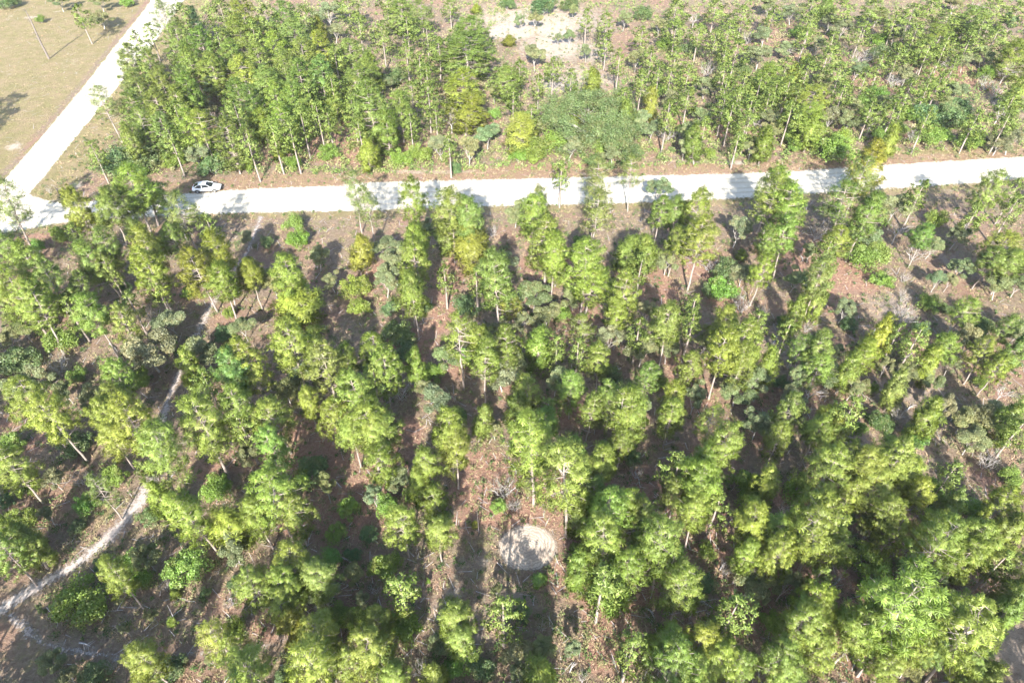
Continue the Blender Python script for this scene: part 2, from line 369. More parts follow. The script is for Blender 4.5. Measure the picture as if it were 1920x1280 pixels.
ROWS=[
(0,'s',-70.4,113.9,10.8,2.16,0.04,0,7,3,0),(0,'s',-76.1,155.8,11.8,2.88,0.07,0,3,3,0),(0,'p',-75.6,136.2,9.7,2.69,0.0,0,6,19,0),(0,'p',-70.6,133.9,9.6,2.34,0.0,1,1,19,0),
(0,'p',-70.6,125.6,9.6,2.39,0.0,0,7,3,0),(0,'p',-65.7,126.5,9.5,2.25,0.0,2,1,19,0),(0,'p',-62.2,126.5,9.5,2.25,0.0,2,4,23,0),(1,'c',-70.6,160.2,9,2.33,0,-1,7,19,0),
(0,'p',-69.5,146.0,10.4,2.74,0,1,7,19,0),(0,'p',-63.4,143.1,10.4,2.7,0,2,7,19,0),(0,'p',-62.7,134.8,10.4,2.77,0,1,0,23,0),(0,'p',-58.2,132.1,10.5,2.91,0,0,0,23,0),
(0,'p',-55.8,137.4,10.4,2.81,0,2,0,23,0),(0,'p',-60.6,162.9,10.5,2.98,0,1,3,19,0),(0,'p',-58.0,149.8,10.5,2.99,0,0,3,19,0),(0,'p',-50.3,158.4,10.5,2.91,0,3,3,19,0),
(0,'p',-46.1,148.9,10.4,2.78,0,4,3,19,0),(0,'y',-47.8,142.1,10.4,2.69,0,1,5,23,0),(0,'p',-50.4,136.7,10.3,2.61,0,4,5,23,0),(0,'y',-51.0,128.9,10.4,2.68,0,0,0,23,0),
(0,'p',-46.1,125.8,10.3,2.46,0,3,5,23,0),(0,'p',-43.6,130.5,10.4,2.71,0,4,0,26,0),(0,'p',-41.9,138.3,10.4,2.82,0,6,3,19,0),(0,'y',-39.3,141.2,10.4,2.68,0,2,5,23,0),
(2,'o',-43.8,171.9,5.7,2.93,0,0,3,19,0),(2,'o',-40.9,162.4,4.5,1.95,0,0,5,23,0),(0,'p',-39.8,127.3,10.4,2.66,0,6,5,23,0),(0,'p',-36.5,128.9,10.4,2.68,0,7,3,19,0),
(0,'y',-42.3,119.6,10.3,2.55,0,0,5,23,0),(0,'p',-45.0,116.7,10.3,2.5,0,1,0,26,0),(0,'p',-38.9,117.6,10.2,2.35,0,1,3,23,0),(0,'p',-49.6,119.6,10.3,2.55,0,1,5,23,0),
(2,'o',-59.2,132.7,5.1,2.43,0,-1,0,23,0),(0,'p',-59.2,121.2,10.2,2.4,0,0,4,23,0),(0,'p',-60.1,118.3,9.4,2.01,0.0,1,4,23,0),(0,'p',-63.0,116.7,9.5,2.13,0.0,2,2,23,0),
(0,'p',-66.6,115.8,9.6,2.4,0.0,1,7,3,0),(1,'y',-44.6,115.2,6,2.38,0.02,0,3,23,0),(0,'y',-39.2,110.7,10.2,2.25,0,0,3,23,0),(0,'y',-62.6,108.7,9.4,2.03,0.0,0,4,0,0),
(0,'p',-59.0,108.7,9.4,2.03,0.0,1,2,23,0),(0,'p',-62.9,105.0,9.3,1.85,0.0,0,5,7,0),(0,'y',-53.8,107.3,10.3,2.52,0,0,2,23,0),(0,'y',-51.5,106.3,10.2,2.43,0,0,6,23,0),
(1,'p',-62.1,109.4,6,1.83,-0.14,-1,4,0,0),(2,'o',-53.8,105.6,4.7,1.97,0,0,0,0,0),(0,'p',-46.5,104.0,10.1,2.09,0,0,1,23,0),(5,'d',-66.4,104.2,4.7,3.31,0,-1,5,7,0),
(5,'d',-63.5,105.0,4.2,2.87,0,0,2,0,0),(4,'g',-59.3,106.3,2.5,1.23,0,1,4,0,0),(4,'g',-37.8,105.6,2.9,1.52,0,0,3,26,0),(4,'g',-32.2,109.4,2.7,1.49,0,-1,0,22,0),
(4,'g',-45.2,104.8,2.4,1.21,0,-1,5,0,0),(7,'b',-53.3,117.0,4.5,2.58,0,-1,4,26,0),(4,'g',-116.1,175.9,2.1,1.04,0,-1,0,3,0),(4,'g',-99.5,187.6,2.7,1.46,0,0,2,19,0),
(2,'o',-103.9,183.3,4.7,2.14,0,0,2,19,0),(2,'o',-114.5,183.8,4.4,1.9,0,-1,0,3,0),(5,'d',-129.4,186.3,3.2,2.17,0,-1,4,3,0),(0,'s',-69.2,79.9,13.8,2.49,0.14,0,5,7,1),
(0,'y',-60.0,80.3,11.5,2.08,0,0,3,7,1),(0,'y',-54.1,84.9,12.2,2.78,0,0,2,0,1),(0,'p',-54.8,88.5,8.1,2.76,0.14,0,2,0,1),(0,'p',-55.6,80.7,11.5,2.09,0,1,2,0,1),
(0,'s',-46.1,81.0,11.6,2.22,0,-1,6,0,1),(4,'g',-33.3,87.4,2.8,1.49,0,0,7,26,1),(4,'g',-63.4,102.5,3.0,1.64,0,0,2,0,1),(6,'b',-76.1,97.9,1.5,0.44,0,-1,5,7,1),
(5,'d',-50.9,103.9,3.4,2.26,0,-1,0,0,0),(3,'o',-46.6,104.4,3.4,1.03,0,0,5,0,1),(3,'o',-63.8,86.8,3.6,1.21,0,0,3,7,1),(1,'y',-41.1,108.9,1.8,0.99,0,0,5,26,0),
(4,'g',-57.8,106.7,2.3,1.08,0,0,4,0,0),(2,'o',-58.2,124.6,4.1,1.62,0,0,4,23,0),(0,'p',-25.4,163.3,9.8,3.2,0,2,2,25,0),(0,'p',-20.3,161.2,9.7,2.96,0,0,2,25,0),
(0,'p',-32.7,139.8,9.6,2.85,0,5,2,25,0),(0,'p',-27.0,132.8,9.6,2.75,0,4,6,25,0),(0,'p',-29.5,126.9,9.6,2.84,0,8,3,23,0),(5,'d',-24.0,140.5,3.1,2.16,0,0,6,25,0),
(0,'p',-8.9,155.1,8.9,3.6,0,0,6,25,0),(0,'p',-9.3,140.4,10.3,4.94,0,1,6,25,0),(2,'o',-6.3,142.1,5.2,1.99,0,0,6,8,0),(0,'p',-1.0,130.8,8.3,2.35,0,0,6,8,0),
(0,'y',-8.9,123.9,9.5,3.09,0,0,6,8,0),(0,'Y',-8.6,118.0,8.4,3.11,0.05,0,6,8,0),(0,'p',-23.6,110.7,13.8,2.7,0.03,4,4,15,0),(0,'p',-19.7,115.2,9.5,2.49,0,2,3,26,0),
(0,'p',-21.5,109.3,9.4,2.24,0,1,0,22,0),(2,'o',-10.6,121.4,4.2,1.76,0,2,6,25,0),(7,'b',-11.2,118.7,3.5,1.92,0,-1,6,8,0),(2,'o',-12.3,108.2,4.5,1.96,0,0,5,22,0),
(2,'o',-4.4,112.6,4.6,2.01,0,1,2,30,0),(4,'g',-3.4,123.9,2.6,1.12,0,0,6,8,0),(2,'o',-3.5,130.7,4.1,1.3,0,1,6,8,0),(4,'g',-19.0,106.6,3.1,1.69,0,0,5,22,0),
(4,'g',-16.1,108.4,3.1,1.81,0,1,5,22,0),(0,'y',1.5,110.2,8.2,2.86,0,1,2,2,0),(4,'g',3.7,109.0,4.6,2.95,0,0,2,30,0),(4,'g',7.6,112.1,4.0,2.51,0,0,1,8,0),
(5,'d',21.2,109.4,2.7,1.82,0,0,0,30,0),(5,'d',14.1,106.7,2.3,1.38,0,0,4,30,0),(2,'o',5.5,170.3,4.6,1.58,0,-1,0,8,0),(1,'Y',-9.0,182.3,2.3,1.31,0,-1,2,25,0),
(2,'o',4.9,146.8,5.8,2.35,0,0,1,8,0),(1,'Y',16.1,133.0,6.4,1.65,-0.08,-1,0,2,0),(3,'o',16.3,151.5,4.1,1.29,0,0,0,2,0),(3,'o',10.6,160.4,3.4,0.84,0,0,3,8,0),
(3,'o',13.0,160.1,3.9,1.17,0,1,3,8,0),(1,'Y',-0.8,160.7,2.4,1.39,0,-1,2,8,0),(5,'d',32.5,178.0,3.6,2.0,0,0,3,8,0),(2,'o',26.7,170.3,4.6,1.58,0,0,3,8,0),
(2,'o',26.4,146.1,5.1,1.87,0,0,5,2,0),(2,'o',34.6,166.9,4.5,1.55,0,1,5,2,0),(2,'o',24.0,119.7,4.4,1.5,0,2,3,2,0),(5,'d',-1.4,185.5,3.4,1.88,0,-1,4,8,0),
(5,'d',7.5,180.8,5.3,3.12,0,0,3,25,0),(5,'d',14.9,183.7,3.7,2.05,0,-1,5,8,0),(0,'s',3.9,85.8,9.0,1.68,0,0,0,15,1),(0,'s',12.5,88.4,11.4,1.95,0,0,2,30,1),
(0,'s',11.9,84.1,11.3,1.89,0,0,6,30,1),(0,'s',18.4,92.5,10.3,1.69,0.02,-1,7,2,0),(2,'o',23.5,94.7,4.3,1.7,0,0,3,30,1),(0,'s',-22.9,86.5,11.3,1.93,0,0,3,26,1),
(0,'s',-20.2,82.0,11.1,1.84,0,0,0,22,1),(0,'y',-13.8,82.8,11.3,1.88,0,0,5,22,1),(0,'y',-8.2,79.2,12.1,2.66,0,1,6,2,1),(0,'p',-6.3,78.2,11.5,2.05,0,0,3,22,1),
(0,'y',2.7,79.6,11.7,2.31,0,0,2,30,1),(0,'s',11.2,79.3,11.6,2.19,0,0,4,24,1),(0,'p',23.6,83.1,8.9,1.65,0,0,2,27,1),(2,'o',0.5,88.0,4.4,1.75,0,0,2,30,1),
(0,'p',21.1,83.1,8.9,1.65,0,0,7,30,1),(2,'o',5.2,116.0,4.0,1.54,0,0,2,2,0),(3,'o',14.9,177.9,3.8,1.09,0,-1,5,8,0),(5,'d',-9.7,104.6,1.9,1.06,0,0,5,22,0),
(3,'o',1.7,170.6,3.7,1.05,0,-1,4,8,0),(2,'o',19.0,113.1,4.1,1.68,0,0,3,2,0),(5,'d',40.0,156.2,2.8,1.91,0,-1,5,2,0),(2,'o',57.4,159.8,4.7,2.14,0,1,4,20,0),
(2,'o',52.8,147.0,5.1,2.41,0,0,4,20,0),(0,'y',49.5,130.8,8.3,3.01,0,0,4,20,0),(2,'o',38.6,133.3,4.6,2.07,0,0,2,20,0),(5,'d',48.7,144.3,3.0,2.0,0,0,2,20,0),
(2,'o',47.8,119.0,4.4,1.91,0,0,6,20,0),(0,'y',54.9,120.7,8.2,2.85,0,0,7,20,0),(0,'y',52.7,113.6,8.3,2.92,0,0,4,9,0),(2,'o',68.1,174.6,4.9,2.29,0,3,0,20,0),
(2,'o',71.9,141.7,4.3,1.77,0,2,3,20,0),(2,'o',76.8,164.6,4.5,1.97,0,0,5,20,0),(5,'d',81.8,153.9,3.1,2.09,0,-1,5,20,0),(4,'g',84.9,160.9,3.3,1.95,0,-1,5,20,0),
(0,'p',89.9,150.7,8.5,3.57,0,2,4,18,0),(0,'p',103.6,162.6,8.5,3.53,0,1,2,13,0),(0,'y',103.3,142.2,8.4,3.2,0,0,1,13,0),(2,'o',101.7,148.3,4.8,2.23,0,1,0,18,0),
(2,'o',88.3,132.3,4.1,1.68,0,2,4,18,0),(5,'d',78.3,122.8,3.8,2.67,0,0,3,9,0),(5,'d',82.1,121.6,4.1,3.01,0,1,4,18,0),(4,'g',75.7,114.4,3.6,2.21,0,1,2,18,0),
(4,'g',82.0,112.7,3.4,2.02,0,0,4,18,0),(5,'d',86.8,126.2,3.4,2.36,0,0,4,18,0),(4,'g',56.4,109.0,4.6,2.95,0,0,3,27,0),(4,'g',59.6,114.2,3.2,1.87,0,0,7,20,0),
(0,'Y',55.5,96.2,10.6,2.35,0,0,3,9,0),(7,'b',102.3,140.5,3.8,2.15,0,0,1,13,0),(4,'g',67.5,115.3,2.8,1.54,0,0,3,9,0),(0,'y',37.4,86.5,11.7,2.31,0,0,1,27,1),
(0,'y',36.7,82.4,12.0,2.61,0,1,1,27,1),(0,'y',38.4,80.9,11.8,2.34,0,0,7,27,1),(0,'y',24.8,80.6,11.2,1.85,0,0,7,30,1),(0,'p',46.5,81.3,12.1,2.71,0,0,1,9,1),
(0,'p',48.5,79.4,11.5,2.07,0,0,7,9,1),(2,'o',58.6,89.3,5.1,2.31,0,0,7,9,1),(4,'g',65.2,88.4,2.8,1.5,0,0,6,18,1),(0,'p',68.7,86.2,11.2,1.85,0,0,6,18,1),
(0,'s',51.2,88.9,11.4,1.96,0,-1,7,9,1),(2,'o',87.1,171.0,4.9,2.25,0,1,5,20,0),(7,'b',43.8,172.2,3.4,1.82,0,0,5,2,0),(6,'b',98.6,134.9,2.7,1.34,0,0,0,18,0),
(3,'o',85.9,143.7,3.5,1.19,0,-1,5,9,0),(4,'g',34.7,109.4,2.1,0.99,0,0,2,27,0),(2,'o',96.4,145.7,4.0,1.6,0,3,6,13,0),(2,'o',67.9,154.5,4.1,1.67,0,1,0,20,0),
(4,'g',78.5,115.3,2.8,1.54,0,0,2,18,0),(2,'o',74.9,168.5,4.3,1.78,0,2,0,20,0),(0,'y',-59.5,68.1,11.6,2.22,0,0,7,7,2),(0,'p',-56.2,65.2,11.4,1.95,0,0,7,7,2),
(0,'y',-59.7,63.7,11.5,2.14,0,-1,0,16,2),(0,'y',-56.2,60.5,11.4,1.98,0,0,5,16,2),(0,'p',-61.9,63.5,8.2,1.42,0,0,0,16,2),(0,'p',-53.2,71.1,10.5,2.04,-0.1,1,7,7,2),
(0,'p',-52.8,71.0,8.5,1.51,0,1,2,6,2),(0,'y',-48.9,59.6,11.4,1.96,0,1,3,16,2),(0,'p',-54.5,66.5,8.4,1.45,0,1,5,16,2),(0,'p',-53.0,72.7,11.1,1.84,0,1,3,7,2),
(0,'y',-47.8,71.6,11.5,2.06,0,0,6,0,2),(0,'y',-44.9,67.5,11.5,2.1,0,1,2,6,2),(0,'Y',-38.3,72.4,10.3,2.09,0,-1,0,6,2),(0,'Y',-39.3,68.3,10.2,2.02,0,-1,2,6,2),
(0,'Y',-37.0,68.9,9.4,1.91,0.14,0,1,26,2),(0,'Y',-33.5,68.9,8.4,1.48,0,0,3,6,2),(0,'Y',-35.4,65.0,10.0,1.86,0,-1,1,6,2),(0,'y',-27.1,66.0,11.3,1.86,0,0,3,6,2),
(1,'y',-27.9,66.4,6.2,2.52,0.02,0,3,6,2),(4,'g',-31.5,83.1,2.9,1.58,0,0,2,22,2),(2,'o',-43.1,63.8,4.4,1.8,0,0,6,6,2),(6,'b',-46.4,66.0,2.7,1.27,0,0,6,6,2),
(4,'g',-56.2,61.2,3.5,1.99,0,0,3,16,2),(2,'o',-43.1,57.4,5.6,2.64,0,0,0,10,2),(2,'o',-37.1,58.4,4.5,1.82,0,1,1,6,2),(1,'y',-37.1,54.5,6.7,1.11,0,0,1,6,2),
(4,'g',-42.7,61.0,2.0,0.89,0,0,6,6,2),(0,'y',-28.4,51.4,11.5,2.1,0,0,1,6,2),(0,'p',-29.4,50.2,11.1,1.83,0,0,1,6,2),(0,'y',-24.1,53.3,11.5,2.14,0,0,7,6,2),
(0,'p',-21.8,54.1,8.5,1.5,0,0,1,22,2),(4,'g',-25.3,63.1,2.5,1.24,0,0,6,22,2),(0,'y',-19.9,51.0,11.1,1.84,0,1,7,6,2),(2,'o',-24.5,54.7,3.8,1.35,0,0,7,6,2),
(0,'y',-27.8,44.9,11.2,1.84,0,2,1,6,2),(0,'y',-24.1,45.1,8.6,1.77,-0.06,2,0,28,2),(0,'y',-21.8,48.0,7.7,1.27,0,2,5,28,2),(0,'Y',-18.6,45.8,8.4,1.48,0,0,5,28,2),
(5,'d',-60.1,58.0,3.2,2.05,0,0,7,16,2),(6,'b',-55.0,57.4,2.6,1.18,0,0,3,16,2),(2,'o',-55.1,54.0,4.0,1.45,0,0,7,16,2),(4,'g',-52.0,55.8,2.2,1.06,0,1,3,16,2),
(0,'y',-49.0,45.9,11.4,1.99,0,0,7,16,2),(0,'y',-45.9,44.1,11.3,1.95,0,1,7,16,2),(3,'o',-51.2,52.3,3.5,1.12,0,0,7,16,2),(0,'y',-38.0,43.5,11.2,1.84,0,1,0,10,2),
(0,'y',-40.0,42.7,8.3,1.43,0,0,4,10,2),(0,'y',-34.4,38.9,12.7,2.2,0.1,0,0,10,2),(0,'y',-29.8,41.7,12.8,2.11,0.02,0,5,10,2),(5,'d',-47.0,45.4,2.4,1.44,0,0,4,10,2),
(4,'g',-54.4,45.7,2.4,1.16,0,0,1,16,2),(2,'o',-33.7,62.8,4.0,1.45,0,0,1,6,2),(4,'g',-67.6,84.7,2.6,1.33,0,0,3,7,1),(0,'p',-46.1,76.0,9.0,1.68,0,0,4,6,2),
(5,'d',-36.8,63.0,2.0,1.13,0,0,1,6,2),(3,'o',-38.6,82.5,3.2,0.91,0,0,5,6,2),(0,'p',-51.6,76.8,8.7,1.57,0,0,2,6,2),(3,'o',-62.7,61.3,3.3,0.99,0,0,1,7,2),
(6,'b',-29.6,54.5,1.9,0.73,0,0,1,6,2),(2,'o',-27.3,77.2,3.9,1.38,0,0,2,22,2),(3,'o',-24.4,72.4,3.5,1.09,0,0,6,22,2),(6,'b',-38.7,54.0,1.7,0.63,0,0,0,10,2),
(4,'g',-37.2,67.2,1.7,0.7,0,0,1,6,2),(1,'y',-44.2,71.6,1.6,0.73,0,0,6,6,2),(5,'d',-53.3,72.8,1.7,0.86,0,0,2,6,2),(4,'g',-69.8,81.7,2.4,1.17,0,0,7,7,2),
(5,'d',-36.3,82.9,1.9,1.05,0,0,5,6,2),(1,'Y',-21.8,77.4,6,1.66,0.01,0,7,26,2),(4,'g',-21.3,71.9,3.1,1.69,0,0,1,22,2),(4,'g',-20.0,68.2,2.5,1.29,0,1,1,22,2),
(0,'y',-12.7,73.0,11.2,1.86,0,0,3,22,2),(0,'y',-12.0,69.9,11.3,1.92,0,1,3,22,2),(0,'Y',-12.7,65.4,9.9,1.75,0,0,7,22,2),(0,'y',-11.9,63.1,11.1,1.83,0,0,7,22,2),
(5,'d',-14.1,62.8,3.0,1.91,0,2,7,22,2),(5,'d',-13.0,60.2,2.4,1.43,0,1,2,15,2),(0,'Y',-15.5,54.9,8.5,1.51,0,0,1,22,2),(0,'y',-13.8,50.0,11.2,1.85,0,1,1,22,2),
(1,'y',-10.7,53.9,6.7,1.11,0,0,2,15,2),(4,'g',-9.4,56.3,2.4,1.17,0,0,7,22,2),(0,'y',-18.7,54.5,7.9,1.31,0,0,1,22,2),(1,'y',-17.9,51.0,6.7,1.1,0,0,1,22,2),
(1,'p',-8.8,81.2,6,1.46,-0.14,0,3,22,2),(1,'y',-5.9,77.4,7.1,2.2,-0.0,-1,0,15,2),(0,'p',-1.5,63.0,14.1,2.33,-0.04,0,0,15,2),(0,'y',-0.2,64.4,8.3,1.43,0,0,0,15,2),
(0,'y',-5.7,54.5,12.2,2.08,0.03,1,2,15,2),(0,'y',-3.5,56.3,8.6,1.53,0,0,2,15,2),(0,'y',4.6,73.1,12.0,2.54,0,0,6,30,2),(0,'y',5.2,70.1,11.4,2.04,0,0,5,15,2),
(0,'y',9.1,67.9,11.9,2.44,0,0,1,30,2),(0,'y',9.7,67.5,8.2,2.47,0.04,1,2,24,2),(0,'y',13.0,62.7,11.1,1.83,0,0,2,24,2),(0,'y',12.9,61.6,8.2,1.39,0,1,6,24,2),
(2,'o',3.0,68.6,4.5,1.87,0,1,5,15,2),(2,'o',4.3,64.5,4.4,1.81,0,0,5,15,2),(4,'g',6.6,66.9,2.2,1.05,0,0,5,15,2),(1,'y',3.0,57.4,6.9,1.53,0.02,0,3,15,2),
(0,'y',10.0,54.3,8.2,1.4,0,2,3,15,2),(3,'o',1.1,63.9,3.4,1.02,0,0,5,15,2),(2,'o',-1.2,54.2,4.6,1.96,0,1,1,15,2),(0,'y',1.9,48.5,8.8,1.61,0,0,1,15,2),
(1,'p',0.6,47.8,7.1,1.18,0,0,1,15,2),(0,'y',6.5,50.0,8.6,1.54,0,0,7,15,2),(3,'o',6.2,51.0,3.5,1.11,0,0,7,15,2),(0,'y',10.6,48.2,8.5,1.51,0,1,7,15,2),
(0,'p',8.2,46.9,7.9,1.31,0,0,7,15,2),(0,'y',10.5,44.2,11.2,1.84,0,2,7,15,2),(0,'y',12.4,43.8,11.1,1.83,0,3,1,24,2),(0,'p',11.2,42.9,7.5,1.24,0,1,4,29,2),
(2,'o',15.6,58.2,4.3,1.71,0,0,1,24,2),(0,'p',14.5,51.6,8.1,1.37,0,1,1,24,2),(1,'y',15.7,77.0,6,1.72,0.13,0,4,24,2),(1,'p',18.8,76.2,6.7,1.66,-0.11,0,0,24,2),
(0,'y',22.1,76.0,8.7,1.56,0,0,0,24,2),(2,'o',21.6,76.3,4.0,1.49,0,0,0,24,2),(3,'o',17.4,65.5,3.5,1.14,0,0,6,24,2),(0,'Y',16.9,47.7,8.5,1.5,0,-1,1,24,2),
(0,'y',-15.8,46.3,11.2,1.85,0,4,1,22,2),(0,'y',-14.1,43.5,11.5,2.11,0,4,5,28,2),(0,'y',-14.1,42.3,9.4,2.23,0.14,3,4,1,2),(0,'y',-16.2,43.4,8.6,1.53,0,3,5,28,2),
(0,'y',-6.1,41.9,11.1,1.84,0,1,6,15,2),(0,'y',-5.6,40.6,9.8,1.7,0.05,0,4,1,2),(1,'y',-3.7,46.8,6.2,1.03,0.03,0,6,15,2),(2,'o',-8.4,51.0,4.0,1.51,0,-1,6,15,2),
(0,'y',2.2,38.6,14.0,2.31,-0.01,0,0,1,2),(0,'p',6.4,41.4,7.7,1.27,0,1,5,1,2),(5,'d',-6.1,68.1,2.7,1.64,0,0,4,15,2),(3,'o',9.2,47.8,3.1,0.78,0,0,5,1,2),
(5,'d',11.5,55.8,2.2,1.27,0,0,3,15,2),(5,'d',-6.4,49.9,1.9,1.01,0,0,6,15,2),(6,'b',2.4,48.7,2.1,0.9,0,0,1,15,2),(3,'o',-1.9,47.0,3.2,0.87,0,0,1,15,2),
(5,'d',-16.2,68.1,2.1,1.18,0,0,7,22,2),(5,'d',-11.4,68.8,1.5,0.71,0,0,2,15,2),(4,'g',10.2,82.7,2.2,1.05,0,0,6,30,2),(5,'d',7.8,80.2,1.4,0.65,0,0,6,30,2),
(6,'b',-13.0,53.0,2.7,1.24,0,0,2,15,2),(3,'o',-10.1,52.9,3.4,1.03,0,0,6,15,2),(4,'g',17.3,55.0,2.1,0.95,0,0,1,24,2),(1,'y',19.3,61.9,6.9,1.14,0,0,1,24,2),
(6,'b',-3.0,85.6,2.0,0.8,0,-1,0,15,1),(3,'o',14.0,62.3,3.2,0.89,0,0,3,15,2),(0,'y',24.2,72.7,11.6,2.19,0,0,5,24,2),(0,'y',34.3,74.9,9.0,1.67,0,2,3,24,2),
(0,'y',32.1,69.6,8.5,1.49,0,0,3,24,2),(2,'o',38.3,72.4,4.0,1.45,0,1,1,27,2),(4,'g',28.3,71.0,3.4,1.92,0,0,3,24,2),(5,'d',26.7,71.8,2.0,1.09,0,0,3,24,2),
(0,'y',25.0,59.0,9.0,1.67,0,2,7,24,2),(0,'y',25.6,55.2,11.3,1.88,0,2,0,29,2),(0,'y',23.1,53.0,11.1,1.84,0,1,0,29,2),(0,'y',20.2,52.9,7.9,1.3,0,0,1,24,2),
(1,'y',35.3,63.4,6.8,1.11,0,1,3,24,2),(0,'p',33.2,56.0,7.5,1.54,0,1,3,24,2),(0,'y',34.4,53.3,7.2,1.4,0,0,0,29,2),(1,'y',29.1,54.2,6.7,1.11,0,0,7,24,2),
(2,'o',25.7,52.0,4.2,1.62,0,0,7,24,2),(0,'y',20.4,43.9,8.9,1.62,0,1,4,29,2),(0,'y',19.8,40.3,11.3,1.88,0,0,4,29,2),(2,'o',26.7,47.0,4.2,1.64,0,0,0,29,2),
(0,'p',27.0,42.9,7.8,1.28,0,0,0,29,2),(2,'o',31.7,50.8,3.9,1.4,0,1,0,29,2),(0,'Y',33.2,45.6,7.5,1.58,0,1,5,29,2),(0,'y',30.9,43.4,8.6,1.53,0,1,5,29,2),
(0,'Y',32.6,43.2,8.1,1.35,0,0,5,29,2),(3,'o',42.7,66.0,3.7,1.26,0,1,7,27,2),(1,'y',38.7,66.0,6.4,1.06,0,0,1,9,2),(1,'y',44.1,59.0,7.0,1.27,0,0,7,27,2),
(0,'y',40.7,54.8,7.4,1.52,0,1,6,18,2),(1,'y',38.6,54.2,6.8,1.12,0,0,5,29,2),(5,'d',43.4,65.0,1.9,1.03,0,0,7,27,2),(4,'g',49.7,78.7,3.7,2.16,0,0,1,9,2),
(4,'g',52.7,79.6,3.6,2.04,0,1,1,9,2),(4,'g',51.3,73.7,2.6,1.35,0,1,2,17,2),(7,'b',56.9,83.7,3.4,1.71,0,0,7,9,2),(6,'b',58.2,79.9,3.1,1.54,0,0,7,9,2),
(3,'o',60.3,80.0,3.6,1.15,0,0,6,18,2),(2,'o',64.9,82.3,3.9,1.43,0,0,6,18,2),(0,'p',57.0,78.0,7.6,1.6,0,1,7,9,2),(2,'o',62.1,74.7,4.0,1.47,0,0,4,17,2),
(4,'g',55.5,68.9,2.6,1.3,0,0,2,17,2),(0,'y',55.4,62.9,7.8,1.74,0,0,4,17,2),(5,'d',60.0,64.0,2.6,1.59,0,0,2,17,2),(0,'y',49.5,56.1,7.3,1.44,0,1,2,17,2),
(3,'o',52.4,56.7,3.3,0.96,0,0,2,17,2),(1,'y',47.9,55.0,6.8,1.12,0,0,2,17,2),(0,'y',66.0,75.4,8.5,2.16,0,0,0,17,2),(0,'p',65.9,72.1,7.8,1.76,0,0,0,17,2),
(0,'p',63.8,73.2,7.5,1.54,0,1,0,17,2),(2,'o',65.4,70.8,4.1,1.55,0,1,0,17,2),(2,'o',68.2,71.4,3.8,1.32,0,0,0,17,2),(0,'p',59.0,60.0,7.4,1.49,0,0,4,17,2),
(0,'y',54.2,55.4,7.4,1.53,0,0,2,17,2),(0,'y',54.9,53.6,7.2,1.4,0,0,6,17,2),(1,'p',58.7,57.5,7.0,1.25,0,0,1,18,2),(4,'g',55.6,55.0,2.1,0.95,0,0,6,17,2),
(1,'y',44.4,46.7,7.0,1.22,0,0,6,17,2),(4,'g',44.2,46.6,2.5,1.26,0,1,6,17,2),(5,'d',41.4,48.7,2.2,1.29,0,0,5,29,2),(6,'b',43.9,50.0,2.2,0.91,0,0,6,17,2),
(2,'o',52.3,47.4,4.5,1.84,0,-1,1,17,2),(1,'y',52.6,46.2,6.9,1.22,0,0,1,17,2),(2,'o',49.1,45.0,3.9,1.42,0,1,6,17,2),(0,'y',36.9,40.9,8.7,1.57,0,2,6,17,2),
(3,'o',46.2,55.1,3.6,1.15,0,2,2,17,2),(1,'y',43.0,51.2,6.3,1.03,0,1,2,17,2),(4,'g',42.5,54.0,1.6,0.63,0,0,7,24,2),(3,'o',39.2,52.8,3.1,0.82,0,0,5,29,2),
(3,'o',42.8,79.3,3.4,1.02,0,0,7,27,2),(6,'b',28.2,77.3,2.7,1.26,0,0,5,24,2),(6,'b',30.6,68.4,2.7,1.29,0,0,3,24,2),(6,'b',52.8,70.6,2.1,0.84,0,2,2,17,2),
(3,'o',44.5,56.4,3.3,0.95,0,2,5,29,2),(3,'o',40.6,53.2,3.0,0.72,0,1,5,29,2),(6,'b',33.2,67.4,2.0,0.82,0,1,3,24,2),(5,'d',35.2,66.0,1.5,0.7,0,1,1,27,2),
(6,'b',33.8,58.1,1.8,0.65,0,0,7,24,2),(3,'o',57.8,72.5,3.3,0.97,0,1,4,17,2),(3,'o',59.6,72.6,3.1,0.85,0,0,4,17,2),(4,'g',38.8,47.9,1.7,0.69,0,1,5,29,2),
(6,'b',54.9,58.7,1.8,0.65,0,0,2,17,2),(5,'d',31.8,54.8,1.8,0.95,0,0,0,29,2),(3,'o',60.2,83.8,3.2,0.92,0,0,7,9,1),(5,'d',52.8,64.4,1.9,1.03,0,2,2,17,2),
(1,'y',33.1,79.6,1.6,0.77,0,0,3,24,2),(3,'o',39.6,59.3,3.0,0.76,0,1,1,27,2),(6,'b',38.0,64.5,1.7,0.57,0,1,0,29,2),(6,'b',55.0,74.7,1.7,0.62,0,0,4,17,2),
(5,'d',57.6,68.3,1.6,0.83,0,1,2,17,2),(0,'y',-48.1,38.9,8.9,1.62,0,-1,1,16,2),(4,'g',-50.1,40.1,2.2,1.01,0,1,2,10,2),(0,'s',-39.2,37.0,7.8,1.29,0,-1,2,10,2),
(6,'b',-45.0,41.2,2.0,0.83,0,-1,2,10,2),(1,'y',-45.4,32.8,7.2,1.18,0,1,0,21,2),(1,'y',-44.1,31.7,6.6,1.1,0,0,0,21,2),(5,'d',-42.9,35.8,1.5,0.7,0,0,0,4,2),
(0,'y',-21.5,34.6,11.6,2.08,0.02,0,5,28,2),(0,'y',-23.2,33.7,8.8,1.61,0,0,5,5,2),(0,'y',-20.0,34.1,8.4,1.46,0,0,3,28,2),(0,'y',-28.3,33.2,11.1,1.83,0,0,3,10,2),
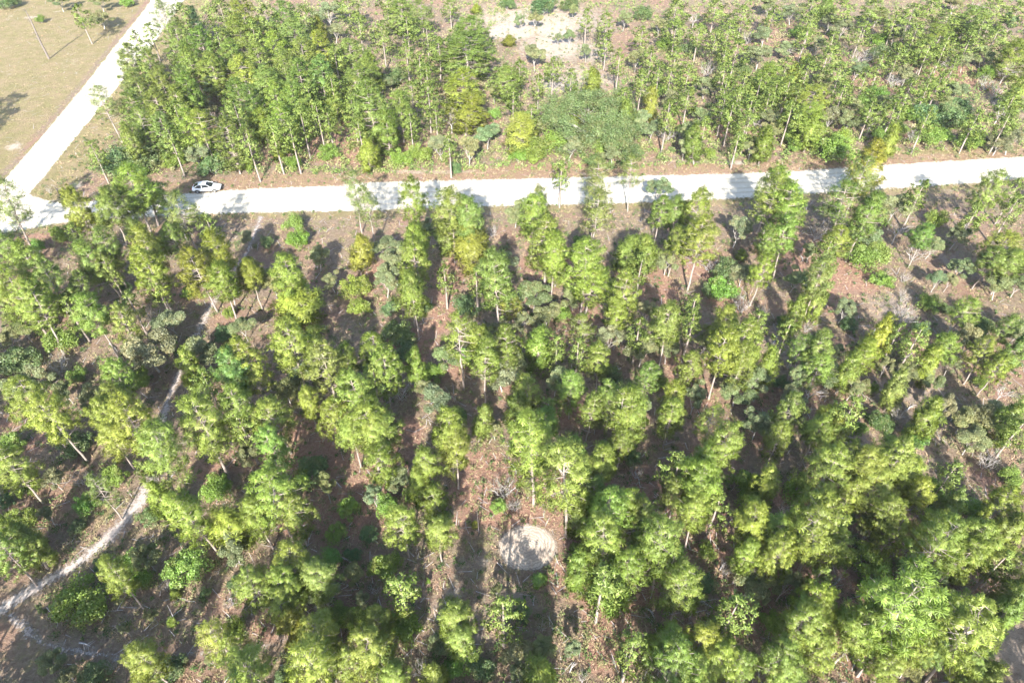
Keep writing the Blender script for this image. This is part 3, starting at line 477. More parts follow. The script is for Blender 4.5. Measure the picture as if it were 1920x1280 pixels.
(1,'y',-26.4,34.1,6,1.76,-0.14,0,5,5,2),(4,'g',-30.2,39.9,2.6,1.37,0,0,4,28,2),(4,'g',-30.4,31.1,2.8,1.49,0,0,7,10,2),(4,'g',-36.1,31.5,2.6,1.33,0,0,5,4,2),
(4,'g',-34.6,29.8,2.6,1.3,0,0,2,5,2),(4,'g',-38.4,27.6,3.8,2.21,0,0,3,21,2),(1,'Y',-30.8,28.9,1.2,0.41,0,-1,1,5,2),(0,'y',-21.6,27.5,8.5,1.5,0,0,1,28,2),
(0,'y',-19.5,28.9,9.0,1.67,0,0,7,28,2),(0,'y',-19.0,26.7,8.9,1.63,0,1,1,28,2),(0,'p',-16.5,27.6,8.5,1.5,0,0,7,28,2),(0,'y',-19.0,25.3,8.2,1.39,0,2,1,28,2),
(5,'d',-25.8,29.9,1.3,0.58,0,0,3,5,2),(0,'y',-24.1,23.2,8.3,1.42,0,0,1,5,2),(0,'y',-22.5,22.1,7.4,1.22,0,0,7,5,2),(0,'y',-28.4,21.0,8.3,1.45,0,-1,7,4,2),
(5,'d',-28.5,21.8,2.3,1.34,0,-1,1,5,2),(5,'d',-35.0,21.9,1.9,1.04,0,-1,1,4,2),(3,'o',-38.3,22.3,3.2,0.89,0,0,3,12,2),(0,'y',-15.6,22.5,8.8,1.61,0,1,7,28,2),
(0,'y',-15.1,20.4,11.1,1.83,0,3,7,5,2),(1,'Y',-18.1,24.4,6.4,1.06,0,-1,1,28,2),(4,'g',-15.6,26.7,2.2,1.02,0,1,7,28,2),(5,'d',-19.0,21.5,1.6,0.82,0,1,7,5,2),
(4,'g',-30.1,26.2,1.3,0.39,0,-1,1,5,2),(1,'p',-15.1,22.8,6.4,1.05,0,-1,7,28,2),(6,'b',-25.5,28.0,1.6,0.56,0,0,7,5,2),(5,'d',-21.0,41.8,2.8,1.76,0,0,5,28,2),
(4,'g',-17.2,35.0,2.0,0.87,0,0,3,28,2),(3,'o',-45.5,36.2,2.8,0.61,0,0,0,4,2),(6,'b',-31.9,29.5,1.5,0.49,0,0,6,5,2),(5,'d',-36.2,37.1,1.8,0.98,0,0,1,10,2),
(3,'o',-46.9,40.5,3.4,1.0,0,0,2,10,2),(3,'o',-45.6,32.2,2.7,0.5,0,0,5,21,2),(5,'d',-28.1,28.9,1.2,0.49,0,0,7,5,2),(3,'o',-36.6,21.3,2.9,0.66,0,-1,1,4,2),
(1,'Y',-33.6,36.7,6.8,1.12,0,0,3,10,2),(6,'b',-22.2,23.3,1.6,0.53,0,1,7,5,2),(3,'o',-41.7,26.9,2.4,0.31,0,-1,2,4,2),(3,'o',-33.6,25.3,2.5,0.39,0,-1,7,4,2),
(6,'b',-34.0,22.5,1.6,0.53,0,-1,7,4,2),(3,'o',-25.4,22.7,2.6,0.45,0,-1,1,5,2),(5,'d',-51.5,38.6,1.5,0.72,0,0,0,21,2),(5,'d',-25.9,34.2,1.5,0.69,0,0,1,28,2),
(5,'d',-38.8,31.6,1.5,0.75,0,0,5,4,2),(3,'o',-31.7,26.5,2.6,0.47,0,0,6,5,2),(0,'Y',-12.6,39.6,8.4,1.47,0,0,3,28,2),(4,'g',-9.4,39.7,2.8,1.45,0,0,6,15,2),
(1,'y',-9.3,38.9,6.1,1.01,0,0,4,1,2),(0,'p',-7.4,36.1,7.3,1.2,0,0,4,1,2),(0,'y',-9.9,32.9,8.6,1.6,-0.01,1,2,1,2),(0,'y',-6.7,32.4,7.6,1.26,0,0,2,1,2),
(4,'g',-11.9,31.3,2.6,1.33,0,1,2,1,2),(3,'o',-13.7,38.3,3.2,0.89,0,0,2,1,2),(4,'g',-16.5,37.5,2.2,1.07,0,1,3,28,2),(3,'o',-11.9,40.0,3.6,1.17,0,0,4,1,2),
(0,'y',5.4,35.0,15.3,2.52,-0.03,0,5,1,2),(0,'y',8.9,39.2,8.4,1.46,0,1,5,1,2),(0,'p',7.7,36.6,7.8,1.28,0,0,5,1,2),(0,'y',8.3,30.2,11.6,1.92,-0.07,0,3,1,2),
(0,'y',9.7,28.8,8.6,1.52,0,1,5,14,2),(1,'y',8.9,27.5,6.9,1.7,0.08,1,3,1,2),(0,'y',10.5,34.9,8.7,1.55,0,3,3,1,2),(0,'y',11.9,33.7,8.8,1.61,0,4,3,1,2),
(0,'y',13.0,29.5,11.7,1.93,-0.04,3,2,29,2),(0,'p',15.6,36.3,7.3,1.2,0,0,2,29,2),(6,'b',-0.7,39.7,2.6,1.18,0,1,0,1,2),(6,'b',0.2,37.9,1.9,0.72,0,0,0,1,2),
(4,'g',-1.4,37.9,1.8,0.72,0,0,4,1,2),(1,'Y',5.8,33.6,1.2,0.38,0,-1,3,1,2),(1,'y',2.5,30.2,1.4,0.58,0,0,1,1,2),(4,'g',-7.8,30.1,1.1,0.25,0,0,2,1,2),
(4,'g',-13.4,26.1,2.9,1.56,0,1,2,14,2),(0,'p',-11.1,24.8,7.3,1.2,0,0,4,14,2),(4,'g',-9.8,25.6,2.8,1.47,0,0,4,14,2),(0,'y',-4.6,23.8,8.3,1.43,0,0,6,1,2),
(0,'y',-4.1,22.8,7.4,1.22,0,0,4,14,2),(3,'o',-6.0,23.9,3.2,0.9,0,0,4,14,2),(4,'g',-4.5,22.8,2.5,1.28,0,0,2,14,2),(0,'y',-11.1,22.0,9.0,1.67,0,2,2,14,2),
(0,'y',-12.5,21.3,7.8,1.28,0,3,2,14,2),(5,'d',0.8,27.2,1.5,0.72,0,0,1,1,2),(3,'o',0.9,22.7,3.7,1.26,0,0,0,14,2),(1,'y',2.4,20.7,6.7,1.11,0,0,5,14,2),
(3,'o',5.0,23.5,2.9,0.68,0,1,5,14,2),(1,'Y',-5.9,20.6,5.9,0.97,0,0,2,14,2),(0,'y',-9.1,20.1,7.5,1.24,0,0,2,14,2),(6,'b',-7.6,22.0,1.9,0.75,0,0,2,14,2),
(5,'d',-2.7,22.3,1.9,1.05,0,0,4,14,2),(0,'y',12.8,23.0,7.6,1.26,0,1,3,14,2),(0,'y',11.9,20.1,11.1,1.83,0,0,3,14,2),(6,'b',13.1,41.9,1.9,0.75,0,0,5,1,2),
(6,'b',-12.7,29.1,1.7,0.57,0,0,7,28,2),(6,'b',5.9,21.6,1.5,0.45,0,0,3,14,2),(3,'o',0.6,21.2,3.0,0.73,0,3,1,1,2),(3,'o',1.6,39.4,3.0,0.72,0,0,0,1,2),
(3,'o',-1.4,28.8,2.5,0.4,0,0,6,1,2),(5,'d',-15.3,32.7,1.6,0.76,0,0,3,28,2),(1,'Y',-3.7,36.1,1.1,0.31,0,0,2,1,2),(3,'o',-13.3,27.5,2.9,0.63,0,1,4,14,2),
(5,'d',-14.0,34.8,1.6,0.78,0,1,3,28,2),(6,'b',2.7,25.9,1.5,0.47,0,0,5,14,2),(1,'p',11.9,31.9,6.7,1.1,0,0,3,1,2),(1,'p',6.2,34.8,6.3,1.03,0,0,5,1,2),
(5,'d',-7.1,36.7,1.6,0.8,0,0,2,1,2),(1,'y',6.1,29.4,6.8,1.12,0,0,3,1,2),(0,'y',16.8,35.8,11.1,1.83,0,2,2,29,2),(0,'y',16.8,33.6,8.6,1.53,0,1,2,29,2),
(0,'p',19.3,39.5,8.7,1.55,0,0,4,29,2),(4,'g',24.3,39.7,3.2,1.81,0,0,4,29,2),(1,'y',24.6,38.2,7.1,1.17,0,0,0,29,2),(4,'g',29.4,39.5,2.6,1.36,0,0,5,29,2),
(0,'y',21.6,32.7,9.0,1.67,0,0,6,29,2),(0,'y',24.0,32.2,7.4,1.83,-0.01,0,7,29,2),(0,'y',25.3,32.7,8.1,1.36,0,1,7,29,2),(0,'y',20.6,30.2,7.5,1.24,0,1,6,29,2),
(0,'y',26.7,30.6,13.5,2.23,-0.05,0,3,29,2),(0,'y',28.7,31.3,8.0,1.34,0,1,3,29,2),(0,'y',29.4,37.3,11.3,1.86,0.04,0,5,29,2),(0,'y',33.6,38.2,9.9,1.71,-0.1,2,5,29,2),
(0,'y',36.0,38.9,11.1,1.83,0,4,6,17,2),(0,'y',34.5,37.0,8.4,1.78,-0.05,3,3,29,2),(0,'y',37.7,38.4,8.4,1.45,0,3,6,17,2),(0,'y',37.7,36.1,8.0,1.34,0,5,6,17,2),
(0,'y',34.8,33.8,8.4,1.54,-0.08,4,3,29,2),(0,'y',34.5,32.4,7.6,1.26,0,5,3,29,2),(1,'p',41.7,35.8,7.0,1.16,0,0,1,17,2),(0,'y',35.6,29.5,11.3,1.86,0.09,3,1,17,2),
(0,'y',41.0,31.7,8.7,1.58,0,1,1,17,2),(0,'y',39.2,29.9,8.0,1.47,0.07,1,0,11,2),(0,'y',37.5,32.2,8.1,1.36,0,5,4,11,2),(0,'y',42.4,30.9,7.3,1.21,0,0,0,11,2),
(4,'g',33.6,31.7,3.0,1.66,0,-1,7,29,2),(5,'d',37.6,31.1,2.3,1.33,0,1,3,29,2),(4,'g',46.4,37.3,2.5,1.24,0,0,0,11,2),(0,'y',46.1,35.3,7.7,1.28,0,0,1,17,2),
(1,'y',46.1,33.1,7.2,1.18,0,0,0,11,2),(0,'p',43.9,29.3,7.3,1.2,0,0,0,11,2),(1,'p',42.9,26.9,6.5,1.07,0,1,0,11,2),(0,'y',25.3,25.8,8.4,1.47,0,3,7,29,2),
(4,'g',25.8,27.3,2.4,1.19,0,0,1,29,2),(0,'y',25.8,24.7,7.7,1.27,0,4,7,29,2),(0,'y',23.7,23.1,7.6,1.26,0,3,1,29,2),(0,'y',24.0,21.5,8.0,1.33,0,4,1,29,2),
(4,'g',22.9,26.1,2.1,0.94,0,1,1,29,2),(3,'o',21.2,28.8,3.7,1.28,0,1,1,29,2),(5,'d',17.5,29.8,1.8,0.98,0,0,6,29,2),(0,'y',14.7,22.3,8.8,1.61,0,3,6,29,2),
(0,'y',16.1,21.1,8.9,1.65,0,4,3,14,2),(0,'y',14.3,20.5,8.1,1.37,0,2,3,14,2),(0,'y',17.9,20.5,7.7,1.27,0,7,1,29,2),(0,'y',20.6,20.7,8.5,1.51,0,5,1,29,2),
(0,'y',21.4,20.0,7.5,1.24,0,8,1,29,2),(0,'y',29.3,22.0,15.7,2.59,-0.03,3,4,11,2),(0,'y',30.2,22.9,8.7,1.55,0,2,2,11,2),(0,'y',29.2,21.9,8.0,1.33,0,3,2,11,2),
(0,'y',31.7,22.3,8.4,1.47,0,0,2,11,2),(0,'y',29.5,20.6,7.9,1.31,0,1,2,11,2),(0,'y',36.0,24.5,8.3,1.45,0,2,4,11,2),(0,'y',34.8,21.5,13.4,2.2,-0.05,0,4,11,2),
(0,'y',35.0,21.8,8.2,1.4,0,1,4,11,2),(0,'p',36.2,21.0,7.7,1.28,0,0,2,11,2),(0,'p',34.0,23.4,7.2,1.19,0,0,4,11,2),(1,'p',41.4,25.3,6.9,1.14,0,0,0,11,2),
(5,'d',39.7,28.6,1.8,0.97,0,1,4,11,2),(1,'y',37.1,20.2,6.9,1.14,0,0,2,11,2),(4,'g',52.0,41.3,2.3,1.11,0,0,1,17,2),(6,'b',20.0,31.0,1.7,0.58,0,0,6,29,2),
(6,'b',30.4,30.4,1.5,0.5,0,-1,7,29,2),(3,'o',21.9,28.1,3.2,0.87,0,2,1,29,2),(3,'o',47.2,35.7,2.9,0.69,0,0,1,17,2),(5,'d',39.4,31.3,1.3,0.58,0,0,1,17,2),
(3,'o',35.2,28.9,2.7,0.48,0,0,7,29,2),(5,'d',22.4,24.1,1.3,0.54,0,1,1,29,2),(3,'o',43.6,29.8,2.7,0.49,0,0,0,11,2),(5,'d',39.7,30.2,1.5,0.74,0,2,4,11,2),
(6,'b',27.2,37.7,1.6,0.54,0,0,3,29,2),(5,'d',36.7,29.2,1.3,0.57,0,2,7,29,2),(5,'d',33.4,36.6,1.5,0.71,0,0,3,29,2),(5,'d',21.7,30.8,1.7,0.91,0,0,1,29,2),
(1,'p',41.4,30.6,1.4,0.58,0,0,4,11,2),(2,'o',61.4,133.1,5.1,1.68,0,0,3,20,0),(4,'g',71.5,118.2,2.8,1.54,0,1,3,9,0),(1,'y',64.8,107.9,6.8,1.27,0,0,3,9,0),
(2,'o',58.5,118.8,5.3,1.75,0,0,0,9,0),(2,'o',72.2,126.1,4.3,1.59,0,2,5,9,0),(2,'o',61.2,117.3,5.1,1.66,0,0,5,9,0),(2,'o',61.0,153.1,4.0,2.28,0,0,0,20,0),
(2,'o',46.5,114.4,3.9,1.55,0,0,0,27,0),(6,'b',76.9,150.7,3.0,2.26,0,0,5,20,0),(1,'p',31.7,107.0,7.2,1.45,0,0,2,27,0),(7,'b',52.3,170.3,3.3,1.83,0,0,4,20,0),
(6,'b',97.5,137.5,2.8,1.54,0,0,1,13,0),(6,'b',117.9,183.6,2.5,1.84,0,0,2,13,0),(6,'b',28.3,116.0,2.8,1.77,0,0,5,30,0),(2,'o',80.3,137.8,5.1,1.68,0,3,5,9,0),
(2,'o',115.3,166.0,5.4,1.94,0,0,6,13,0),(4,'g',29.8,135.0,2.6,1.87,0,0,5,2,0),(2,'o',35.6,121.6,3.6,1.98,0,1,4,27,0),(2,'o',104.0,163.0,5.0,2.26,0,1,6,13,0),
(2,'o',30.5,125.8,5.2,1.41,0,2,5,30,0),(2,'o',64.4,124.5,4.1,1.85,0,1,0,9,0),(4,'g',64.3,149.0,2.9,1.82,0,0,0,20,0),(4,'g',34.9,159.0,2.7,1.79,0,0,3,8,0),
(2,'o',30.7,113.2,4.9,1.84,0,1,5,30,0),(6,'b',87.3,115.2,2.5,1.4,0,0,4,18,0),(4,'g',73.5,133.2,2.6,1.81,0,1,5,9,0),(1,'y',52.3,111.7,7.2,1.63,0,0,4,9,0),
(1,'y',96.8,127.6,7.0,1.61,0,-1,0,18,0),(6,'b',72.8,115.2,2.6,1.36,0,0,3,9,0),(7,'b',91.8,122.2,3.5,2.0,0,0,0,18,0),(2,'o',65.2,116.7,5.1,1.43,0,1,5,9,0),
(4,'g',76.1,123.5,2.9,1.66,0,1,4,18,0),(4,'g',68.5,127.9,3.6,1.32,0,0,5,9,0),(2,'o',111.1,181.7,4.0,2.09,0,0,2,13,0),(4,'g',50.9,112.1,2.7,1.63,0,0,2,9,0),
(2,'o',83.6,126.9,3.7,1.61,0,0,3,9,0),(4,'g',51.2,115.5,3.6,1.54,0,0,1,20,0),(2,'o',41.7,108.8,4.1,1.8,0,0,4,27,0),(1,'p',76.8,176.7,6.5,1.7,0,-1,0,20,0),
(6,'b',78.6,138.1,3.2,1.56,0,0,5,9,0),(4,'g',99.4,142.0,3.5,1.58,0,0,6,13,0),(4,'g',67.8,166.2,2.7,2.08,0,1,0,20,0),(2,'o',87.9,110.6,5.0,1.83,0,0,0,18,0),
(2,'o',86.6,158.8,5.2,1.63,0,1,2,13,0),(2,'o',63.9,179.6,5.1,1.94,0,4,0,20,0),(3,'o',30.0,108.7,4.8,1.22,0,-1,5,30,0),(6,'b',54.6,162.2,2.7,1.73,0,-1,4,20,0),
(6,'b',46.1,121.3,2.9,1.62,0,0,6,20,0),(1,'p',42.9,106.8,6.9,1.49,0,0,0,27,0),(2,'o',85.5,110.3,3.7,1.69,0,0,4,18,0),(1,'y',55.5,133.5,6.4,1.97,0,-1,4,20,0),
(6,'b',41.7,144.2,3.0,1.79,0,0,2,20,0),(4,'g',88.2,154.9,2.6,1.72,0,0,2,13,0),(6,'b',94.0,148.9,2.7,2.2,0,0,6,13,0),(1,'y',20.2,116.4,7.1,1.43,0,0,3,2,0),
(2,'o',-6.6,121.1,3.9,1.68,0,2,1,25,0),(2,'o',14.6,115.3,4.9,1.52,0,0,7,8,0),(2,'o',17.4,107.0,3.7,1.68,0,0,4,30,0),(4,'g',15.6,110.8,3.5,1.34,0,0,1,2,0),
(4,'g',11.4,120.7,2.7,1.32,0,0,2,2,0),(4,'g',1.2,107.8,2.9,1.45,0,1,2,30,0),(4,'g',16.2,127.4,3.2,1.7,0,-1,0,2,0),(2,'o',21.4,113.3,5.4,1.85,0,1,3,2,0),
(2,'o',10.0,108.5,4.4,1.55,0,0,6,2,0),(2,'o',-7.4,105.9,5.3,1.49,0,1,5,22,0),(2,'o',25.1,115.1,4.4,1.76,0,0,5,30,0),(1,'y',25.7,121.9,6.8,1.44,0,1,3,2,0),
(3,'o',48.7,53.9,3.6,1.14,0,1,2,17,2),(0,'p',28.8,45.8,9.4,1.54,0,1,0,29,2),(0,'p',34.6,54.7,9.2,1.51,0,2,2,17,2),(6,'b',51.0,66.6,2.5,1.5,0,1,2,17,2),
(2,'o',31.7,73.9,3.7,1.67,0,0,3,24,2),(3,'o',27.7,53.2,5.2,1.29,0,0,0,29,2),(2,'o',51.4,82.1,4.9,1.74,0,1,1,9,1),(7,'b',55.9,63.7,3.2,1.29,0,0,2,17,2),
(6,'b',50.6,43.3,2.8,1.0,0,-1,1,17,2),(0,'p',37.9,65.9,10.6,1.75,0,0,1,27,2),(2,'o',55.4,59.3,5.2,1.52,0,0,2,17,2),(0,'p',25.5,53.2,9.7,1.6,0,0,7,24,2),
(3,'o',32.9,53.5,5.2,1.08,0,1,0,29,2),(2,'o',47.9,86.7,5.2,1.41,0,0,1,9,1),(3,'o',47.5,48.8,5.4,1.04,0,0,6,17,2),(0,'y',36.8,75.4,10.3,1.74,0,2,1,27,2),
(7,'b',56.0,52.1,3.4,1.12,0,-1,1,17,2),(2,'o',49.4,47.6,4.0,1.43,0,0,6,17,2),(2,'o',37.3,54.7,3.8,1.55,0,0,5,29,2),(6,'b',45.7,84.9,2.8,1.6,0,0,7,27,1),
(3,'o',62.8,61.9,4.7,1.26,0,0,0,17,2),(7,'b',34.1,52.0,3.5,1.32,0,0,0,29,2),(2,'o',-77.8,139.9,4.6,1.47,0,0,1,19,0),(2,'o',-11.3,139.6,3.6,1.82,0,1,6,25,0),
(1,'p',-51.2,132.4,6.2,1.91,0,-1,5,23,0),(2,'o',-75.1,131.5,4.2,1.62,0,-1,2,23,0),(1,'y',-33.4,123.3,6.7,1.5,0,1,5,26,0),(1,'y',-43.5,159.3,6.7,1.57,0,-1,5,23,0),
(1,'y',-24.4,104.4,6.2,1.61,0,0,0,22,0),(2,'o',-26.5,134.5,3.9,2.13,0,0,5,26,0),(2,'o',-98.8,171.8,3.8,2.38,0,0,3,3,0),(3,'o',-56.5,52.0,4.8,1.15,0,0,1,16,2),
(0,'y',-46.2,59.6,8.9,1.47,0,0,6,6,2),(4,'g',-48.6,36.3,2.4,1.05,0,0,0,21,2),(3,'o',34.1,34.3,3.8,1.05,0,0,3,29,2),(0,'y',45.2,78.1,7.4,1.73,0,0,1,9,2),
(0,'y',8.5,57.8,9.2,1.51,0,1,3,15,2),(2,'o',32.9,82.8,4.9,1.58,0,0,6,27,1),(3,'o',-18.6,38.9,5.3,0.87,0,0,3,28,2),(0,'p',-67.4,74.9,8.6,1.74,0,0,1,7,2),
(4,'g',-41.1,41.2,3.1,0.98,0,0,4,10,2),(3,'o',-33.7,31.4,4.1,1.02,0,0,2,5,2),(0,'y',32.0,36.8,7.5,1.25,0,2,3,29,2),(2,'o',-32.0,70.9,4.5,1.49,0,0,3,6,2),
(4,'g',-24.0,25.1,3.5,0.82,0,-1,7,5,2),(0,'y',-20.1,19.9,10.0,1.65,0,1,7,5,2),(3,'o',17.9,24.3,4.1,1.06,0,0,3,1,2),(0,'y',8.4,33.2,10.7,1.76,0,1,3,1,2),
(3,'o',18.9,58.8,4.2,1.08,0,0,1,24,2),(0,'y',-3.1,52.2,10.4,1.71,0,0,6,15,2),(4,'g',-5.6,58.9,2.5,1.12,0,0,2,15,2),(4,'g',11.9,23.7,3.6,0.77,0,0,3,14,2),
(2,'o',-17.0,71.3,5.0,1.52,0,0,7,22,2),(0,'y',16.5,45.8,7.8,1.34,0,1,1,24,2),(2,'o',-12.2,83.1,4.5,1.57,0,0,3,26,1),(2,'o',-7.9,57.7,4.0,1.38,0,0,2,15,2),
(2,'o',0.2,56.3,4.5,1.38,0,0,1,15,2),(2,'o',-61.2,62.6,3.6,1.34,0,0,5,16,2),(0,'y',-33.5,27.8,8.6,1.42,0,0,5,4,2),(4,'g',42.6,39.5,3.1,0.98,0,0,3,29,2),
(3,'o',32.8,21.8,3.6,1.0,0,0,2,11,2),(3,'o',-27.4,42.2,5.2,0.92,0,0,0,28,2),(3,'o',13.2,52.1,4.4,1.26,0,1,1,24,2),(2,'o',-25.8,52.2,4.1,1.44,0,0,0,28,2),
(4,'g',-44.1,55.4,3.1,1.22,0,0,0,10,2),(3,'o',-16.8,27.5,4.9,1.09,0,0,7,28,2),(2,'o',-18.3,79.7,3.7,1.8,0,0,3,22,2),(0,'y',-42.4,47.8,8.0,1.35,0,2,0,10,2),
(2,'o',-0.9,76.8,3.9,1.48,0,0,0,15,2),(2,'o',-2.0,61.5,4.7,1.36,0,0,4,15,2),(0,'y',-43.1,50.6,8.8,1.46,0,1,6,6,2),(4,'g',6.0,73.8,3.1,1.3,0,1,5,15,2),
(3,'o',-14.3,29.9,3.9,0.82,0,1,7,28,2),(3,'o',24.2,28.5,5.3,1.06,0,0,1,29,2),(0,'y',-8.6,39.7,8.4,1.38,0,1,4,1,2),(4,'g',18.5,32.9,2.4,0.8,0,0,6,29,2),
(3,'o',20.5,50.6,5.2,1.07,0,0,4,29,2),(2,'o',-58.7,67.6,4.1,1.42,0,0,7,7,2),(4,'g',-17.1,32.0,2.6,1.11,0,0,7,28,2),(3,'o',-26.0,32.2,4.5,1.21,0,0,6,28,2),
(4,'g',-60.6,64.6,2.5,1.05,0,0,5,16,2),(2,'o',13.5,49.2,4.9,1.37,0,0,4,29,2),(0,'y',-42.3,45.7,8.3,1.36,0,1,4,10,2),(2,'o',11.4,59.5,4.9,1.42,0,0,6,24,2),
(0,'y',22.2,23.2,9.7,1.59,0,2,1,29,2),(2,'o',-46.4,50.2,5.2,1.43,0,0,4,10,2),(0,'p',-44.3,30.0,9.2,1.51,0,0,0,21,2),(5,'d',29.4,25.8,2.9,1.0,0,0,2,11,2),
(4,'g',-12.3,37.6,3.4,1.09,0,2,3,28,2),(5,'d',12.7,44.0,2.8,1.11,0,0,5,1,2),(3,'o',-48.5,45.7,3.8,0.96,0,0,4,10,2),(4,'g',-42.7,37.8,2.8,0.81,0,0,2,10,2),
(2,'o',-49.0,84.6,4.3,1.78,0,0,6,0,1),(5,'d',26.3,84.1,3.3,1.39,0,0,5,24,1),(3,'o',41.4,25.8,4.0,0.87,0,0,4,11,2),(2,'o',5.0,53.5,5.2,1.45,0,0,7,15,2),
(3,'o',23.4,60.1,4.4,1.16,0,0,7,24,2),(2,'o',8.1,68.7,3.8,1.47,0,0,2,24,2),(5,'d',36.9,26.2,3.5,0.78,0,0,4,11,2),(3,'o',2.8,23.0,4.1,0.94,0,0,5,14,2),
(5,'d',29.8,75.3,3.6,1.65,0,0,1,27,2),(0,'y',14.1,26.3,10.7,1.77,0,2,6,29,2),(0,'p',3.7,44.8,7.8,1.36,0,0,1,15,2),(4,'g',10.6,44.0,3.6,0.98,0,0,5,1,2),
(0,'y',23.0,29.8,9.4,1.55,0,0,1,29,2),(5,'d',32.6,29.4,2.5,0.74,0,0,7,29,2),(0,'p',-0.5,55.4,9.8,1.62,0,0,2,24,2),(0,'y',-23.4,41.5,9.0,1.48,0,0,0,28,2),
(0,'p',17.7,57.1,10.7,1.77,0,0,1,24,2),(2,'o',-15.7,75.0,4.6,1.64,0,1,3,22,2),(0,'y',27.3,22.7,10.1,1.67,0,4,2,11,2),(0,'p',33.4,22.1,7.6,1.25,0,1,2,11,2)]
